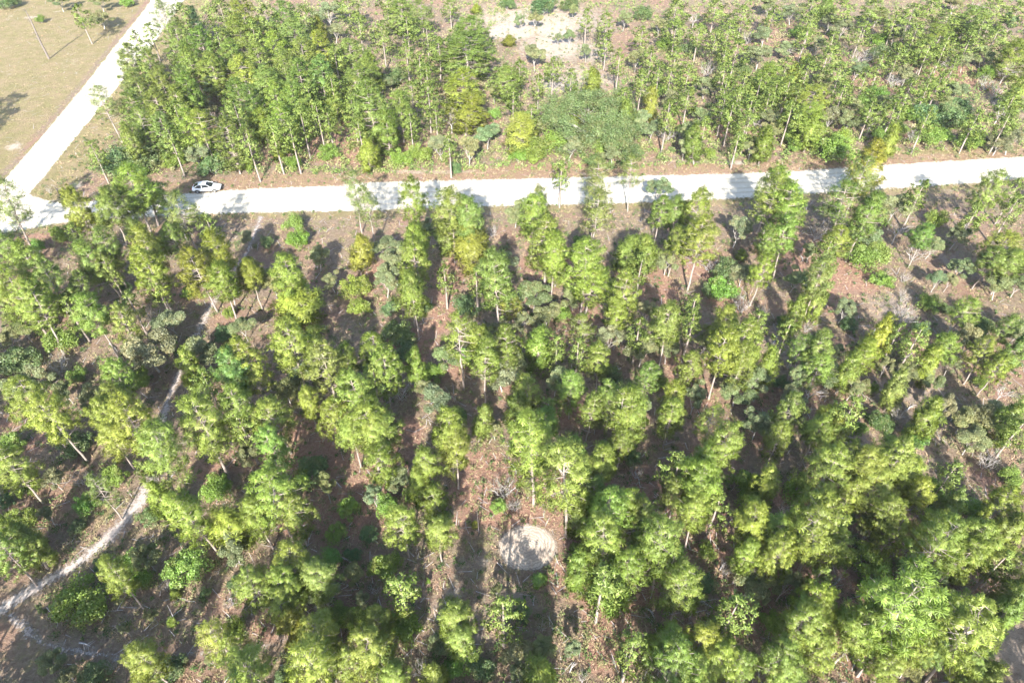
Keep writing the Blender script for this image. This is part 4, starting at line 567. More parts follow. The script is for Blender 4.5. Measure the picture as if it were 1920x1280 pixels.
STUFF=[
(-72.7,158.6,10.4,2.71),(-60.5,144.4,10.2,2.33),(-65.5,162.0,10.4,2.75),(-54.2,148.1,10.3,2.57),(-53.7,156.4,10.4,2.68),(-45.1,156.4,10.4,2.68),
(-35.0,136.7,9.4,2.25),(-33.0,122.7,9.4,2.25),(-36.1,117.7,10.1,2.18),(-47.3,111.5,10.1,2.1),(-35.5,108.9,10.1,2.07),(-33.0,110.2,10.1,2.09),
(-57.2,110.8,10.1,2.1),(-55.8,103.3,9.2,1.7),(-42.4,101.5,10.0,1.98),(-39.0,103.9,10.0,2.01),(-36.1,104.0,10.0,1.85),(-31.6,111.0,8.6,1.62),
(-67.7,100.9,7.9,1.38),(-73.9,80.8,14.2,2.34),(-33.4,155.3,9.4,2.26),(-37.5,166.0,9.6,2.81),(-22.8,154.0,9.5,2.45),(-14.7,172.3,6.6,2.03),
(-27.3,147.9,9.4,2.38),(-18.1,149.7,9.5,2.6),(-21.0,137.6,9.4,2.26),(-15.0,141.2,9.4,2.3),(1.4,133.2,7.9,1.53),(-16.0,127.3,9.4,2.31),
(-15.1,118.7,9.7,2.22),(-18.1,120.5,9.3,2.06),(-28.2,115.4,9.3,2.16),(-17.4,110.4,8.6,1.62),(-25.5,106.2,9.3,2.04),(0.3,120.2,8.1,1.9),
(-10.3,102.7,7.9,1.3),(8.0,133.8,8.1,1.88),(11.3,129.1,7.9,1.5),(5.0,126.4,8.0,1.33),(21.0,158.8,8.2,2.13),(19.9,147.4,8.1,2.01),
(28.0,139.0,8.1,1.93),(24.4,126.3,9.0,1.63),(21.2,136.0,8.8,1.55),(27.8,150.4,8.1,2.04),(37.8,166.7,8.2,2.83),(35.7,154.3,8.3,2.91),
(33.0,138.8,8.2,2.69),(30.3,128.9,8.0,1.66),(26.7,111.3,9.9,1.69),(20.5,120.4,8.0,1.74),(7.6,93.6,8.2,1.42),(16.7,159.8,8.8,1.55),
(34.0,130.4,8.0,2.36),(32.1,120.4,8.0,2.23),(46.9,166.7,8.2,2.83),(47.1,153.3,8.3,2.9),(52.6,163.3,8.2,2.78),(46.1,142.5,8.2,2.75),
(43.0,148.4,8.1,2.59),(46.5,125.5,8.1,2.51),(51.6,124.7,8.1,2.5),(41.1,131.3,8.0,2.37),(41.2,120.2,8.1,2.43),(42.6,116.7,8.1,2.38),
(38.0,117.5,8.0,2.2),(40.7,110.6,8.0,2.3),(32.7,108.7,7.9,2.08),(48.8,113.9,8.3,2.16),(53.9,133.8,8.1,2.41),(57.7,132.8,8.1,2.61),
(66.7,159.0,8.1,2.48),(64.3,138.8,8.2,2.69),(63.3,131.0,8.2,2.8),(61.4,123.3,8.0,2.27),(75.4,152.4,8.2,2.65),(76.4,166.5,8.3,3.08),
(83.0,166.5,8.3,3.08),(78.6,140.5,8.3,2.94),(68.0,129.6,8.0,2.35),(85.2,158.8,8.2,2.73),(85.5,142.3,8.3,2.97),(91.4,164.2,8.3,3.05),
(96.5,166.5,8.3,3.08),(98.1,161.0,8.2,2.76),(111.6,166.3,8.4,3.33),(116.3,165.8,8.1,2.56),(103.5,156.4,8.3,2.94),(96.3,147.3,8.2,2.81),
(103.4,150.2,8.2,2.85),(63.7,115.9,7.9,2.18),(67.5,115.4,8.0,2.17),(70.4,118.0,10.6,2.67),(80.6,126.4,8.0,2.31),(79.9,111.1,8.1,2.5),
(87.1,114.7,10.2,2.53),(54.9,97.3,7.9,1.58),(60.1,87.6,8.7,1.57),(65.6,82.2,8.5,1.51),(71.6,83.5,8.6,1.53),(75.0,88.9,8.0,1.33),
(59.7,163.7,8.0,2.28),(-44.5,66.4,8.0,1.34),(-59.4,76.7,8.4,1.45),(-8.7,69.1,7.4,1.23),(-4.5,67.8,8.1,1.36),(14.9,58.7,7.8,1.28),
(5.1,55.8,7.4,1.22),(7.5,55.5,7.7,1.26),(3.8,46.9,7.1,1.17),(22.3,63.3,7.6,1.25),(21.5,60.2,7.5,1.24),(29.3,60.2,7.5,1.24),
(27.6,55.8,7.7,1.27),(32.5,58.7,7.5,1.23),(52.0,44.1,7.0,1.16),(42.3,38.5,7.4,1.21),(43.5,141.0,7.6,1.74),(71.3,111.0,8.6,1.42),
(49.4,124.8,7.5,1.99),(37.8,105.6,7.7,1.27),(38.4,113.8,8.6,1.63),(90.3,145.0,8.8,1.95),(67.5,147.6,8.2,1.74),(52.6,121.8,7.7,1.74),
(70.6,170.4,7.8,2.44),(86.8,151.8,8.5,2.08),(43.8,126.5,8.5,1.97),(88.2,136.4,7.3,1.43),(46.9,120.6,7.5,1.93),(28.9,133.2,7.5,1.72),
(74.5,138.3,7.5,1.54),(40.3,152.1,8.3,2.12),(84.9,110.6,9.0,1.64),(82.6,133.3,7.4,2.0),(63.2,151.2,8.1,1.88),(77.1,123.9,8.8,1.45),
(39.8,124.5,8.5,1.59),(3.5,115.0,7.3,1.64),(46.0,56.1,8.9,1.47),(33.6,44.0,10.4,1.71),(40.9,71.8,9.7,1.61),(45.1,58.2,7.3,1.21),
(-78.0,152.2,8.3,2.04),(-18.1,134.5,8.8,1.74),(-78.2,146.0,8.9,1.5),(-29.7,172.3,8.8,2.4),(-60.3,120.6,8.6,1.42),(-13.4,114.2,7.5,1.4),
(-97.6,162.2,8.8,2.02),(-32.3,48.9,9.3,1.54),(16.8,70.5,8.4,1.39),(15.6,38.1,9.2,1.52),(9.3,21.5,8.7,1.44),(-54.0,62.8,7.3,1.41),
(-9.1,26.1,9.2,1.51),(13.8,29.1,8.9,1.47),(-42.9,80.8,7.3,1.34),(-27.3,43.7,8.4,1.38),(26.0,27.8,7.5,1.23),(-0.7,24.4,9.2,1.53),
(17.6,24.1,9.9,1.63),(-10.4,21.3,7.9,1.3),(-14.3,48.5,10.1,1.67),(42.4,29.3,7.4,1.23),(-47.1,64.0,7.4,1.36),(7.5,26.5,10.0,1.66),
(-22.0,37.9,9.3,1.54),(19.0,34.9,7.8,1.28)]
ROAD_TOP=[(-79.3, 98.8), (-75.6, 94.9), (-68.7, 95.5), (-65.5, 96.3), (-53.4, 97.9), (-44.1, 99.4), (-28.6, 100.4), (-22.8, 101.6), (-12.0, 102.0), (4.3, 102.8), (23.4, 103.7), (36.9, 104.2), (48.5, 105.1), (65.5, 107.3), (91.0, 110.1), (114.4, 112.6)]
ROAD_BOT=[(-99.6, 82.1), (-78.0, 86.0), (-73.9, 88.0), (-69.5, 89.3), (-49.2, 91.5), (-40.6, 92.0), (-27.1, 92.4), (-15.3, 93.0), (-2.6, 93.8), (20.7, 94.7), (31.4, 95.5), (39.5, 96.6), (53.0, 97.9), (60.7, 98.8), (77.6, 100.8), (86.8, 102.3), (109.4, 105.1)]
SIDE_L=[(-91.8, 71.1), (-88.1, 82.8), (-85.9, 100.8), (-87.0, 113.6), (-89.1, 137.2), (-91.3, 155.3), (-94.2, 181.7), (-96.3, 197.3), (-99.0, 221.1)]
SIDE_R=[(-79.3, 98.8), (-79.8, 106.6), (-80.7, 118.7), (-81.7, 136.6), (-83.1, 160.6), (-86.9, 195.1), (-88.8, 221.1)]
TRACK=[(-47.7, 26.4, 0.69), (-46.5, 27.7, 0.66), (-44.6, 29.6, 0.59), (-42.1, 31.7, 0.69), (-40.1, 34.2, 0.79), (-38.9, 36.9, 0.9), (-38.1, 39.4, 0.75), (-38.0, 42.4, 0.54), (-38.7, 45.5, 0.42), (-39.7, 48.9, 0.53), (-40.4, 52.8, 0.75), (-40.5, 55.8, 0.57), (-40.6, 59.9, 0.43), (-40.7, 64.7, 0.39), (-40.7, 68.9, 0.4), (-40.0, 75.8, 0.3), (-39.1, 82.1, 0.38), (-39.4, 87.6, 0.46), (-39.6, 91.2, 0.4)]
TRACK2=[(-45.4, 27.3, 0.39), (-42.5, 25.4, 0.49), (-39.5, 24.2, 0.45), (-35.6, 23.7, 0.37), (-32.2, 23.3, 0.26), (-28.7, 23.8, 0.26), (-25.0, 23.9, 0.37), (-20.6, 24.7, 0.3), (-18.9, 25.4, 0.19)]
BLOBS=[
(5.3,178.3,25.2,16.8,'s',0.58),(13.5,143.0,14.7,10.8,'s',0.5),(0.0,170.1,7.7,6.3,'s',0.9),(10.4,171.9,5.8,7.1,'s',0.95),(4.1,184.9,16.4,5.5,'r',0.7),
(18.2,157.2,7.3,9.3,'s',0.5),(9.8,160.7,11.1,12.8,'s',0.6),(10.0,139.9,7.8,5.2,'s',0.6),(29.5,135.9,6.6,2.5,'s',0.7),(63.4,158.4,3.7,1.9,'s',0.5),
(62.0,167.3,8.9,13.6,'r',0.5),(-120.5,179.8,2.7,1.5,'s',0.55),(-115.9,184.0,2.2,1.2,'s',0.45),(-126.5,180.9,1.9,1.5,'s',0.4),(-97.6,151.0,4.1,6.4,'s',0.3),
(-90.4,113.6,1.9,2.0,'s',0.6),(-116.0,160.0,2.0,3.8,'s',0.3),(-73.2,100.3,1.6,1.7,'s',0.7),(-74.9,98.3,1.8,1.6,'s',0.3),(-101.2,150.9,2.4,2.9,'g',0.5),
(-30.8,112.8,15.4,5.9,'r',1.0),(-38.0,110.7,5.7,3.8,'r',1.0),(-45.1,108.9,4.7,3.7,'r',0.7),(-6.2,124.1,5.1,3.3,'r',0.9),(-6.0,118.8,7.0,4.2,'l',0.6),
(-56.4,121.0,6.0,6.4,'r',0.5),(-65.4,157.0,3.6,6.2,'r',0.5),(-67.1,125.3,2.1,4.5,'r',0.6),(-66.0,115.6,2.9,2.4,'r',0.6),(-32.2,121.0,2.0,6.4,'r',0.9),
(33.7,123.1,4.1,5.5,'r',0.9),(53.8,118.7,3.0,3.1,'r',0.8),(38.8,118.8,3.0,4.2,'r',0.9),(63.0,125.6,3.1,9.0,'r',0.7),(76.8,143.7,6.8,16.3,'r',0.7),
(91.7,148.9,7.0,14.3,'r',0.8),(98.2,143.0,6.8,10.8,'r',0.7),(99.5,130.9,6.3,14.3,'l',0.5),(72.8,116.7,5.9,4.1,'r',0.7),(69.8,111.6,11.5,1.5,'r',0.6),
(-14.7,104.8,16.5,1.1,'s',0.5),(-36.2,102.5,10.9,1.0,'s',0.25),(12.9,106.0,18.5,1.4,'r',0.5),(31.9,108.2,5.6,1.1,'s',0.6),(39.3,107.8,4.7,0.9,'s',0.7),
(46.0,108.4,5.6,1.1,'r',0.4),(55.8,106.9,5.6,0.9,'r',0.4),(75.5,111.6,11.5,1.5,'t',0.7),(87.7,113.0,5.8,1.6,'t',0.8),(-33.4,90.2,11.7,1.0,'s',0.25),
(-13.5,91.7,8.4,0.8,'s',0.3),(52.1,95.9,5.2,1.3,'l',0.5),(73.4,98.8,5.3,1.0,'s',0.4),(-73.3,84.8,4.8,2.5,'r',0.9),(-72.7,92.0,5.1,1.2,'t',0.6),
(-68.3,86.2,2.4,1.7,'r',0.7),(-47.6,75.8,1.9,2.4,'r',0.5),(-28.2,81.0,4.7,5.2,'r',0.4),(-19.6,76.1,2.3,6.0,'r',0.6),(-17.5,71.2,2.2,2.2,'r',0.6),
(-7.7,78.3,2.3,3.1,'r',1.0),(-4.9,86.2,3.3,2.8,'l',0.4),(3.1,78.3,2.3,3.7,'r',1.0),(-9.5,71.8,2.2,9.0,'r',0.9),(-9.2,66.9,1.8,3.1,'r',1.0),
(-6.6,58.2,2.6,3.6,'r',0.6),(7.7,78.4,2.3,5.0,'r',0.7),(9.9,67.1,2.8,6.3,'r',1.0),(7.4,61.8,4.1,2.9,'r',0.5),(18.1,76.0,3.8,4.8,'r',1.0),
(20.4,71.5,3.6,6.7,'r',0.9),(27.7,78.4,4.6,5.0,'r',0.9),(30.6,71.5,4.4,6.7,'r',0.5),(19.8,59.1,2.0,3.7,'r',0.6),(39.9,81.1,4.7,6.5,'r',0.9),
(48.3,76.0,6.0,4.8,'r',0.9),(43.7,71.4,5.8,5.6,'r',0.6),(51.6,69.2,5.0,5.4,'l',0.6),(64.6,78.7,4.6,7.5,'l',0.5),(35.4,63.0,4.1,5.9,'l',0.5),
(40.9,62.9,4.1,3.9,'r',0.3),(20.8,53.9,3.8,5.0,'r',0.9),(29.0,53.8,1.9,3.4,'r',0.8),(57.6,55.5,2.6,3.5,'r',0.8),(47.0,54.6,6.4,3.4,'l',0.6),
(49.3,51.3,3.7,2.4,'l',0.4),(47.8,58.1,3.9,2.3,'r',0.3),(-45.5,57.2,3.9,3.6,'r',0.35),(-53.2,63.0,2.0,4.9,'r',0.3),(-45.4,53.7,3.8,2.5,'l',0.4),
(-51.8,55.4,1.3,2.6,'s',0.2),(-38.0,66.9,3.5,4.2,'r',0.5),(-31.4,62.9,4.1,3.9,'r',0.4),(-34.7,58.1,2.0,2.7,'r',0.4),(-57.1,49.7,1.8,1.6,'r',0.9),
(-52.6,46.6,1.8,2.2,'r',0.7),(-36.7,50.5,1.8,2.4,'l',0.4),(-36.6,46.6,1.2,0.7,'s',0.6),(-24.1,48.9,3.6,2.3,'r',0.8),(-19.0,47.5,3.6,4.5,'r',0.9),
(-20.8,44.5,4.6,2.8,'r',0.9),(-11.8,46.8,2.4,4.4,'r',0.9),(-28.9,44.5,3.5,2.8,'r',0.7),(-32.0,43.1,3.4,2.8,'r',0.6),(-41.1,41.8,3.9,4.0,'l',0.3),
(-42.8,38.0,4.3,3.7,'g',0.5),(-46.6,37.9,2.7,3.1,'r',0.3),(-41.9,43.8,2.3,2.1,'r',0.4),(-17.3,38.0,3.2,3.7,'r',1.0),(-14.3,39.4,2.7,5.7,'r',1.0),
(-21.4,36.6,3.2,1.8,'r',0.8),(-28.8,33.2,3.1,2.2,'r',0.6),(-25.9,28.4,4.4,3.0,'r',0.5),(-21.0,26.4,2.9,1.9,'r',0.9),(-20.3,25.4,2.4,0.9,'s',0.4),
(-28.6,26.4,3.8,1.9,'l',0.4),(-31.5,27.9,3.9,2.5,'r',0.3),(-34.7,28.4,2.9,3.0,'l',0.4),(-41.3,25.9,2.8,2.4,'l',0.3),(-41.5,23.6,2.8,2.2,'g',0.4),
(-37.8,24.5,4.2,1.4,'l',0.4),(-3.4,42.5,3.4,4.1,'r',1.0),(-2.8,40.5,4.4,3.3,'r',1.0),(0.0,37.9,4.9,2.5,'r',1.0),(4.4,39.2,3.3,3.8,'r',1.0),
(6.3,35.5,2.1,2.9,'r',0.9),(-4.3,36.7,2.7,2.4,'r',0.7),(-3.1,34.8,3.1,1.7,'t',0.4),(0.0,32.6,3.1,2.2,'r',0.3),(-5.1,32.0,3.1,1.6,'s',0.35),
(-3.1,32.6,2.0,0.9,'s',0.5),(-5.4,29.4,2.0,1.5,'s',0.45),(-10.7,28.3,1.5,1.0,'r',0.9),(-6.8,27.4,1.9,2.0,'l',0.5),(6.0,31.0,3.0,3.2,'r',0.8),
(8.6,26.9,2.9,2.9,'r',0.9),(7.8,23.7,2.8,2.7,'r',0.7),(8.8,28.3,2.0,1.0,'s',0.2),(5.8,26.9,1.0,1.0,'s',0.4),(-3.8,26.0,3.8,2.9,'l',0.5),
(0.0,28.4,2.9,2.5,'l',0.6),(11.9,29.4,3.0,2.6,'r',0.9),(14.4,40.5,3.3,3.3,'r',1.0),(20.6,38.1,1.6,5.6,'r',1.0),(19.8,34.3,3.1,2.3,'r',0.9),
(20.3,34.2,0.7,0.3,'s',0.7),(28.7,39.7,3.3,1.9,'r',1.0),(35.4,38.6,2.7,3.8,'r',1.0),(38.6,34.3,1.6,2.9,'r',1.0),(26.3,31.6,4.6,3.2,'r',1.0),
(21.2,27.4,2.9,3.0,'r',1.0),(31.2,28.5,2.9,3.5,'r',1.0),(29.5,23.7,2.3,2.7,'r',1.0),(35.8,23.2,1.8,1.8,'r',0.9),(36.5,30.4,1.5,1.6,'r',0.9),
(50.1,41.8,2.3,3.4,'r',0.6),(48.6,35.5,3.2,3.5,'r',0.5),(44.0,30.5,2.0,2.6,'r',0.8),(43.2,26.3,2.8,5.7,'l',0.7),(22.7,45.3,3.5,4.3,'r',0.8),
(27.4,47.5,3.0,4.5,'r',0.6),(32.7,41.7,2.8,2.0,'r',0.7),(37.9,43.8,2.9,2.1,'r',0.6),(36.9,47.5,5.4,4.5,'l',0.6),(46.7,48.3,3.6,4.6,'l',0.6),
(42.8,44.5,3.5,2.8,'l',0.6),(9.4,40.5,1.7,3.9,'r',0.9),(6.2,51.3,3.7,3.2,'r',0.8),(0.0,55.5,3.8,3.5,'r',0.6),(-4.1,61.9,2.0,3.9,'r',0.6),
(-12.2,62.1,4.1,5.8,'r',0.7)]
LOGS=[(-51.2, 62.3, -49.3, 60.3), (34.1, 63.7, 32.3, 61.3), (-19.1, 41.7, -17.8, 40.7), (47.2, 65.0, 45.5, 62.8), (38.3, 29.3, 39.5, 30.4), (-16.4, 32.8, -15.0, 32.0), (-26.1, 28.3, -25.4, 29.2), (13.1, 42.7, 13.4, 40.7), (30.8, 30.7, 29.8, 29.9), (12.1, 27.8, 12.8, 27.3), (42.3, 80.8, 42.3, 79.5), (-8.8, 53.3, -10.2, 51.2), (19.7, 31.5, 20.4, 32.3), (0.0, 43.7, 0.5, 42.4), (-32.8, 24.2, -31.5, 23.8), (45.6, 51.2, 46.7, 52.0), (12.3, 57.1, 13.4, 58.0), (4.9, 22.2, 5.4, 23.1), (-37.9, 24.7, -36.8, 24.4)]


# ---------------------------------------------------------------- ground, roads, tracks
def axis(lo, hi, st, far):
    a_ = list(np.arange(lo, hi+st, st)); s = st*2; x = lo; y = hi
    L = []; 
    while x > -far: x -= s; L.insert(0, x); s *= 1.6
    s = st*2; R_ = []
    while y < far: y += s; R_.append(y); s *= 1.6
    return np.array(L+a_+R_)
xs = axis(-170, 170, .8, 3000); ys = axis(5, 215, .8, 3000)
X, Y = np.meshgrid(xs, ys); nx, ny = len(xs), len(ys)
Z = np.zeros_like(X)
masks = {k: np.zeros_like(X) for k in 'srtgl'}
for (bx, by, rx, ry, k, st) in BLOBS:
    d = np.hypot((X-bx)/max(rx, .5), (Y-by)/max(ry, .5)); masks[k] = np.maximum(masks[k], np.clip(1.35-d, 0, 1)*st)
# the tan field left of the side road, and the verge between the two roads
def interp_x(poly, yv):
    p = sorted(poly, key=lambda q: q[1]); return np.interp(yv, [q[1] for q in p], [q[0] for q in p])
def interp_y(poly, xv):
    p = sorted(poly); return np.interp(xv, [q[0] for q in p], [q[1] for q in p])
sl = interp_x(SIDE_L, Y); sr = interp_x(SIDE_R, Y); rt = interp_y(ROAD_TOP, X); rb = interp_y(ROAD_BOT, X)
field = np.clip((sl-X)/3, 0, 1)*np.clip((208-Y)/8, 0, 1)*(Y > 90)
verge = np.clip((sr+10-X)/7, 0, 1)*(X > sl)*(Y > 90)
verge2 = np.clip((rt+6.5-Y)/3, 0, 1)*(Y > rt-1)*(X > -60)
verge3 = np.clip((Y-rb+3.5)/2.5, 0, 1)*(Y < rb+1)
masks['r'] = np.maximum(masks['r'], verge2*.55)
masks['t'] = np.maximum.reduce([masks['t'], field, verge, verge2*.40, verge3*.6])
Fg = np.array([(j*nx+i, j*nx+i+1, (j+1)*nx+i+1, (j+1)*nx+i) for j in range(ny-1) for i in range(nx-1)])
gm = mesh('ground', np.stack([X.ravel(), Y.ravel(), Z.ravel()], 1), Fg, ground_mat(), attrs={'m_'+k: v.ravel() for k, v in masks.items()})
link('ground', gm, kind='structure')
M_road = sand_mat('white_sand_road', (.56, .515, .42), (.44, .40, .32), .95, .3, .46, dirt=.25, ruts=True)
M_track = sand_mat('pale_sand', (.44, .39, .35), (.32, .27, .24), 1.5, .38, .95, dirt=.8)
M_ring = sand_mat('raked_sand', (.50, .425, .34), (.36, .30, .24), .55, .2, .5, rings=True, dirt=.7)
def resample(poly, n):
    P = np.array(poly, float); s = np.r_[0, np.cumsum(np.hypot(*np.diff(P, axis=0).T))]; t = np.linspace(0, s[-1], n)
    return np.stack([np.interp(t, s, P[:, 0]), np.interp(t, s, P[:, 1])], 1)
def strip(name, A, B, mat, z, n, m, ew, label=None):
    A, B = resample(A, n), resample(B, n); t = np.linspace(0, 1, m)
    P = A[:, None]*(1-t)[None, :, None]+B[:, None]*t[None, :, None]
    wd = np.hypot(*(A-B).T)[:, None]; ed = np.minimum(t, 1-t)[None]*wd/ew
    V = np.concatenate([P.reshape(-1, 2), np.full((n*m, 1), z)], 1)
    F = np.array([(i*m+j, (i+1)*m+j, (i+1)*m+j+1, i*m+j+1) for i in range(n-1) for j in range(m-1)])
    return link(name, mesh(name, V, F, mat, attrs={'edge': np.clip(ed, 0, 1).ravel(), 'across': np.tile(t, n)}), kind='structure')
def grow_poly(A, B, g):      # push the two edges apart so that the frayed border sits on the edge
    A, B = resample(A, 90), resample(B, 90); d = A-B; d /= np.hypot(*d.T)[:, None]+1e-9; return A+d*g, B-d*g
RT = sorted(ROAD_TOP); RT = [(-140, 90), (-110, 94), (-90, 98)]+[p for p in RT if p[0] > -80]+[(170, 118), (300, 132)]
RB = [(-140, 78.5), (-120, 80)]+sorted(ROAD_BOT)+[(170, 110), (300, 124)]
A_, B_ = grow_poly(RT, RB, .5); strip('dirt_road', A_, B_, M_road, .016, 300, 22, 2.0)
SL = sorted(SIDE_L, key=lambda p: p[1]); SR = sorted(SIDE_R, key=lambda p: p[1])
A_, B_ = grow_poly([p for p in SL if p[1] > 75]+[(-66, 330)], [(-79, 92)]+SR+[(-52, 330)], .5); strip('dirt_road', A_, B_, M_road, .012, 200, 20, 2.0)
def track(name, T_, z, fade=1.):
    P = np.array(T_, float); xy = resample([(a_, b_) for a_, b_, _ in T_], 90)
    s = np.linspace(0, 1, len(P)); hw = np.interp(np.linspace(0, 1, 90), s, P[:, 2])*1.9
    d = np.gradient(xy, axis=0); d /= np.hypot(*d.T)[:, None]; nn = np.stack([-d[:, 1], d[:, 0]], 1)
    A, B = xy+nn*hw[:, None], xy-nn*hw[:, None]
    m = 12; t = np.linspace(0, 1, m); P = A[:, None]*(1-t)[None, :, None]+B[:, None]*t[None, :, None]
    V = np.concatenate([P.reshape(-1, 2), np.full((90*m, 1), z)], 1)
    F = np.array([(i*m+j, (i+1)*m+j, (i+1)*m+j+1, i*m+j+1) for i in range(89) for j in range(m-1)])
    ed = np.repeat(np.minimum(t, 1-t)[None]*2.2, 90, 0)*fade*np.linspace(1, .66, 90)[:, None]
    link(name, mesh(name, V, F, M_track, attrs={'edge': np.clip(ed, 0, 1).ravel()}), kind='structure')
track('sand_track', TRACK, .016); track('sand_track', TRACK2, .012, .68)
# the round sand patch in the clearing
n, m = 64, 16; th = np.arange(n)*2*math.pi/n; rr = np.linspace(0, 1, m)
V = [(0, 0, 0)]; ed = [1.]
for j in range(1, m):
    for i in range(n): V.append((rr[j]*math.cos(th[i])*3.15, rr[j]*math.sin(th[i])*2.9, 0)); ed.append(min(1, (1-rr[j])*2.6*(1+.15*math.sin(th[i]*2+1)+.1*math.sin(th[i]*5))))
Ft = [(0, 1+i, 1+(i+1) % n) for i in range(n)]+[(1+(j-1)*n+i, 1+j*n+i, 1+j*n+(i+1) % n, 1+(j-1)*n+(i+1) % n) for j in range(1, m-1) for i in range(n)]
link('sand_patch', mesh('sand_patch', V, Ft, M_ring, attrs={'edge': ed}), kind='structure', loc=(1.5, 33.9, .02))

# ---------------------------------------------------------------- trees and bushes, one thing each
def tree(pr, name, x, y, h, r, label, cat, grp, col, lean=0., side=0., crown='crown', trunk='trunk', z=0., sx=1.):
    e_ = bpy.data.objects.new(name, None); C.objects.link(e_); e_.empty_display_size = .5
    e_.location = (x, y, z); e_['label'] = label; e_['category'] = cat
    if grp: e_['group'] = grp
    s = r/pr['R']; e_.scale = (s, s, h/pr['H'])
    e_.rotation_euler = (side, lean, 0)
    rz = random.uniform(0, 6.283)
    t_ = link(trunk, pr['trunk'], e_); c_ = link(crown, pr['crown'], e_)
    t_.rotation_euler.z = rz; c_.rotation_euler.z = rz; c_.color = tuple(col)+(1,)
    return e_
for i, (nm, k, x, y, h, r, lean, o_, s_, l_, z_) in enumerate(ROWS):
    name = NM[nm]
    pr = {0: PINE, 1: YOUNG, 2: OAK, 3: OAK, 4: BUSH, 5: EVER, 6: DEADS, 7: DEADT}[nm]
    if nm == 0 and z_ == 0: pr = FAR
    if k == 's': pr = SPARSE
    if k == 'c': pr = CONE
    if k in 'py' and nm == 0 and h > 8 and random.random() < .06: pr = SPARSE
    pr = random.choice(pr)
    j = [random.gauss(1, .09) for _ in range(2)]; c = TONE[k]; v = random.uniform(.86, 1.14)
    col = (c[0]*j[0]*v, c[1]*v, c[2]*j[1]*v)
    lab = SPL.get(i) or f"{'' if o_ < 1 else ORD[o_]+' '}{ADJ[k]} {NOUN[nm]} {SEC[s_]} the {LM[l_]}"
    if o_ == 0 and i not in SPL: lab = 'nearest '+lab
    if k == 's' and nm == 0: lab = lab.replace('pine', 'tall pine', 1)
    parts = dict(crown='foliage', trunk='stems') if nm in (4, 5) else dict(crown='withered_leaves', trunk='bare_branches') if nm == 6 else {}
    tree(pr, name, x, y, h*random.uniform(.96, 1.05), r*((1.28 if z_ == 0 else 1.28) if nm < 2 else 1.2)*random.uniform(.92, 1.08), lab, CAT[nm], GRP[nm]+ZONE[z_], col, lean*.9+random.gauss(0, .03), random.gauss(0, .035), **parts)

# pines past the first three hundred and the wood outside the picture, joined
def merged(name, items, protos, mat):
    VV = []; var = []; NN = []; n = 0
    for (x, y, h, r) in items:
        pr = protos[int(rng.integers(len(protos)))]; me = pr['crown']; nv = len(me.vertices)
        co = np.empty(nv*3, dtype=np.float32); me.vertices.foreach_get('co', co); co = co.reshape(-1, 3)
        vv = np.empty(nv, dtype=np.float32); me.attributes['var'].data.foreach_get('value', vv)
        no = np.empty(nv*3, dtype=np.float32); me.attributes['custom_normal'].data.foreach_get('vector', no); no = no.reshape(-1, 3)
        a_ = rng.uniform(0, 6.28); ca, sa = math.cos(a_), math.sin(a_); s = r/pr['R']*1.3
        NN.append(np.stack([no[:, 0]*ca-no[:, 1]*sa, no[:, 0]*sa+no[:, 1]*ca, no[:, 2]], 1))
        VV.append(np.stack([(co[:, 0]*ca-co[:, 1]*sa)*s+x, (co[:, 0]*sa+co[:, 1]*ca)*s+y, co[:, 2]*h/pr['H']], 1)); var.append(np.clip(vv+rng.normal(0, .1), 0, 1))
    V = np.concatenate(VV); return mesh(name, V, np.arange(len(V)).reshape(-1, 3), mat, np.concatenate(var), N=np.concatenate(NN))
items = list(STUFF)
for q in range(150):     # and on either side of the picture
    y_ = rng.uniform(16, 200); hw_ = .75*(y_*.719+42)
    sx_ = rng.choice([-1, 1])
    if sx_ < 0 and y_ > 76: continue
    if 90 < y_ < 125: continue
    items.append((sx_*hw_*rng.uniform(1.04, 1.34)+sx_*2, y_, rng.uniform(9, 13), rng.uniform(2.0, 3.2)))
items += [(-102, 113.5, 14, 3.6), (-99, 110, 12, 2.6)]
for q in range(78):      # the wood goes on behind the camera: its shadows reach the clearing
    items.append((rng.uniform(-48, 48), rng.uniform(-14, 15), rng.uniform(11, 14.5), rng.uniform(2.2, 3.2)))
o = link('pine_wood', merged('pine_wood', items, LOWPINE, M_needle), kind='stuff', label='mid green pines far off and around the picture, reading as one wood', cat='pine wood')
o.color = TONE['p']+(1,)
tb = Tubes()
for (x, y, h, r) in items: tb.add([(x, y, 0), (x+rng.normal(0, .1), y, h*.5), (x, y, h*.95)], [.18, .12, .04], 4)
link('trunks', tb.mesh('trunks', M_bark), o, kind='stuff')

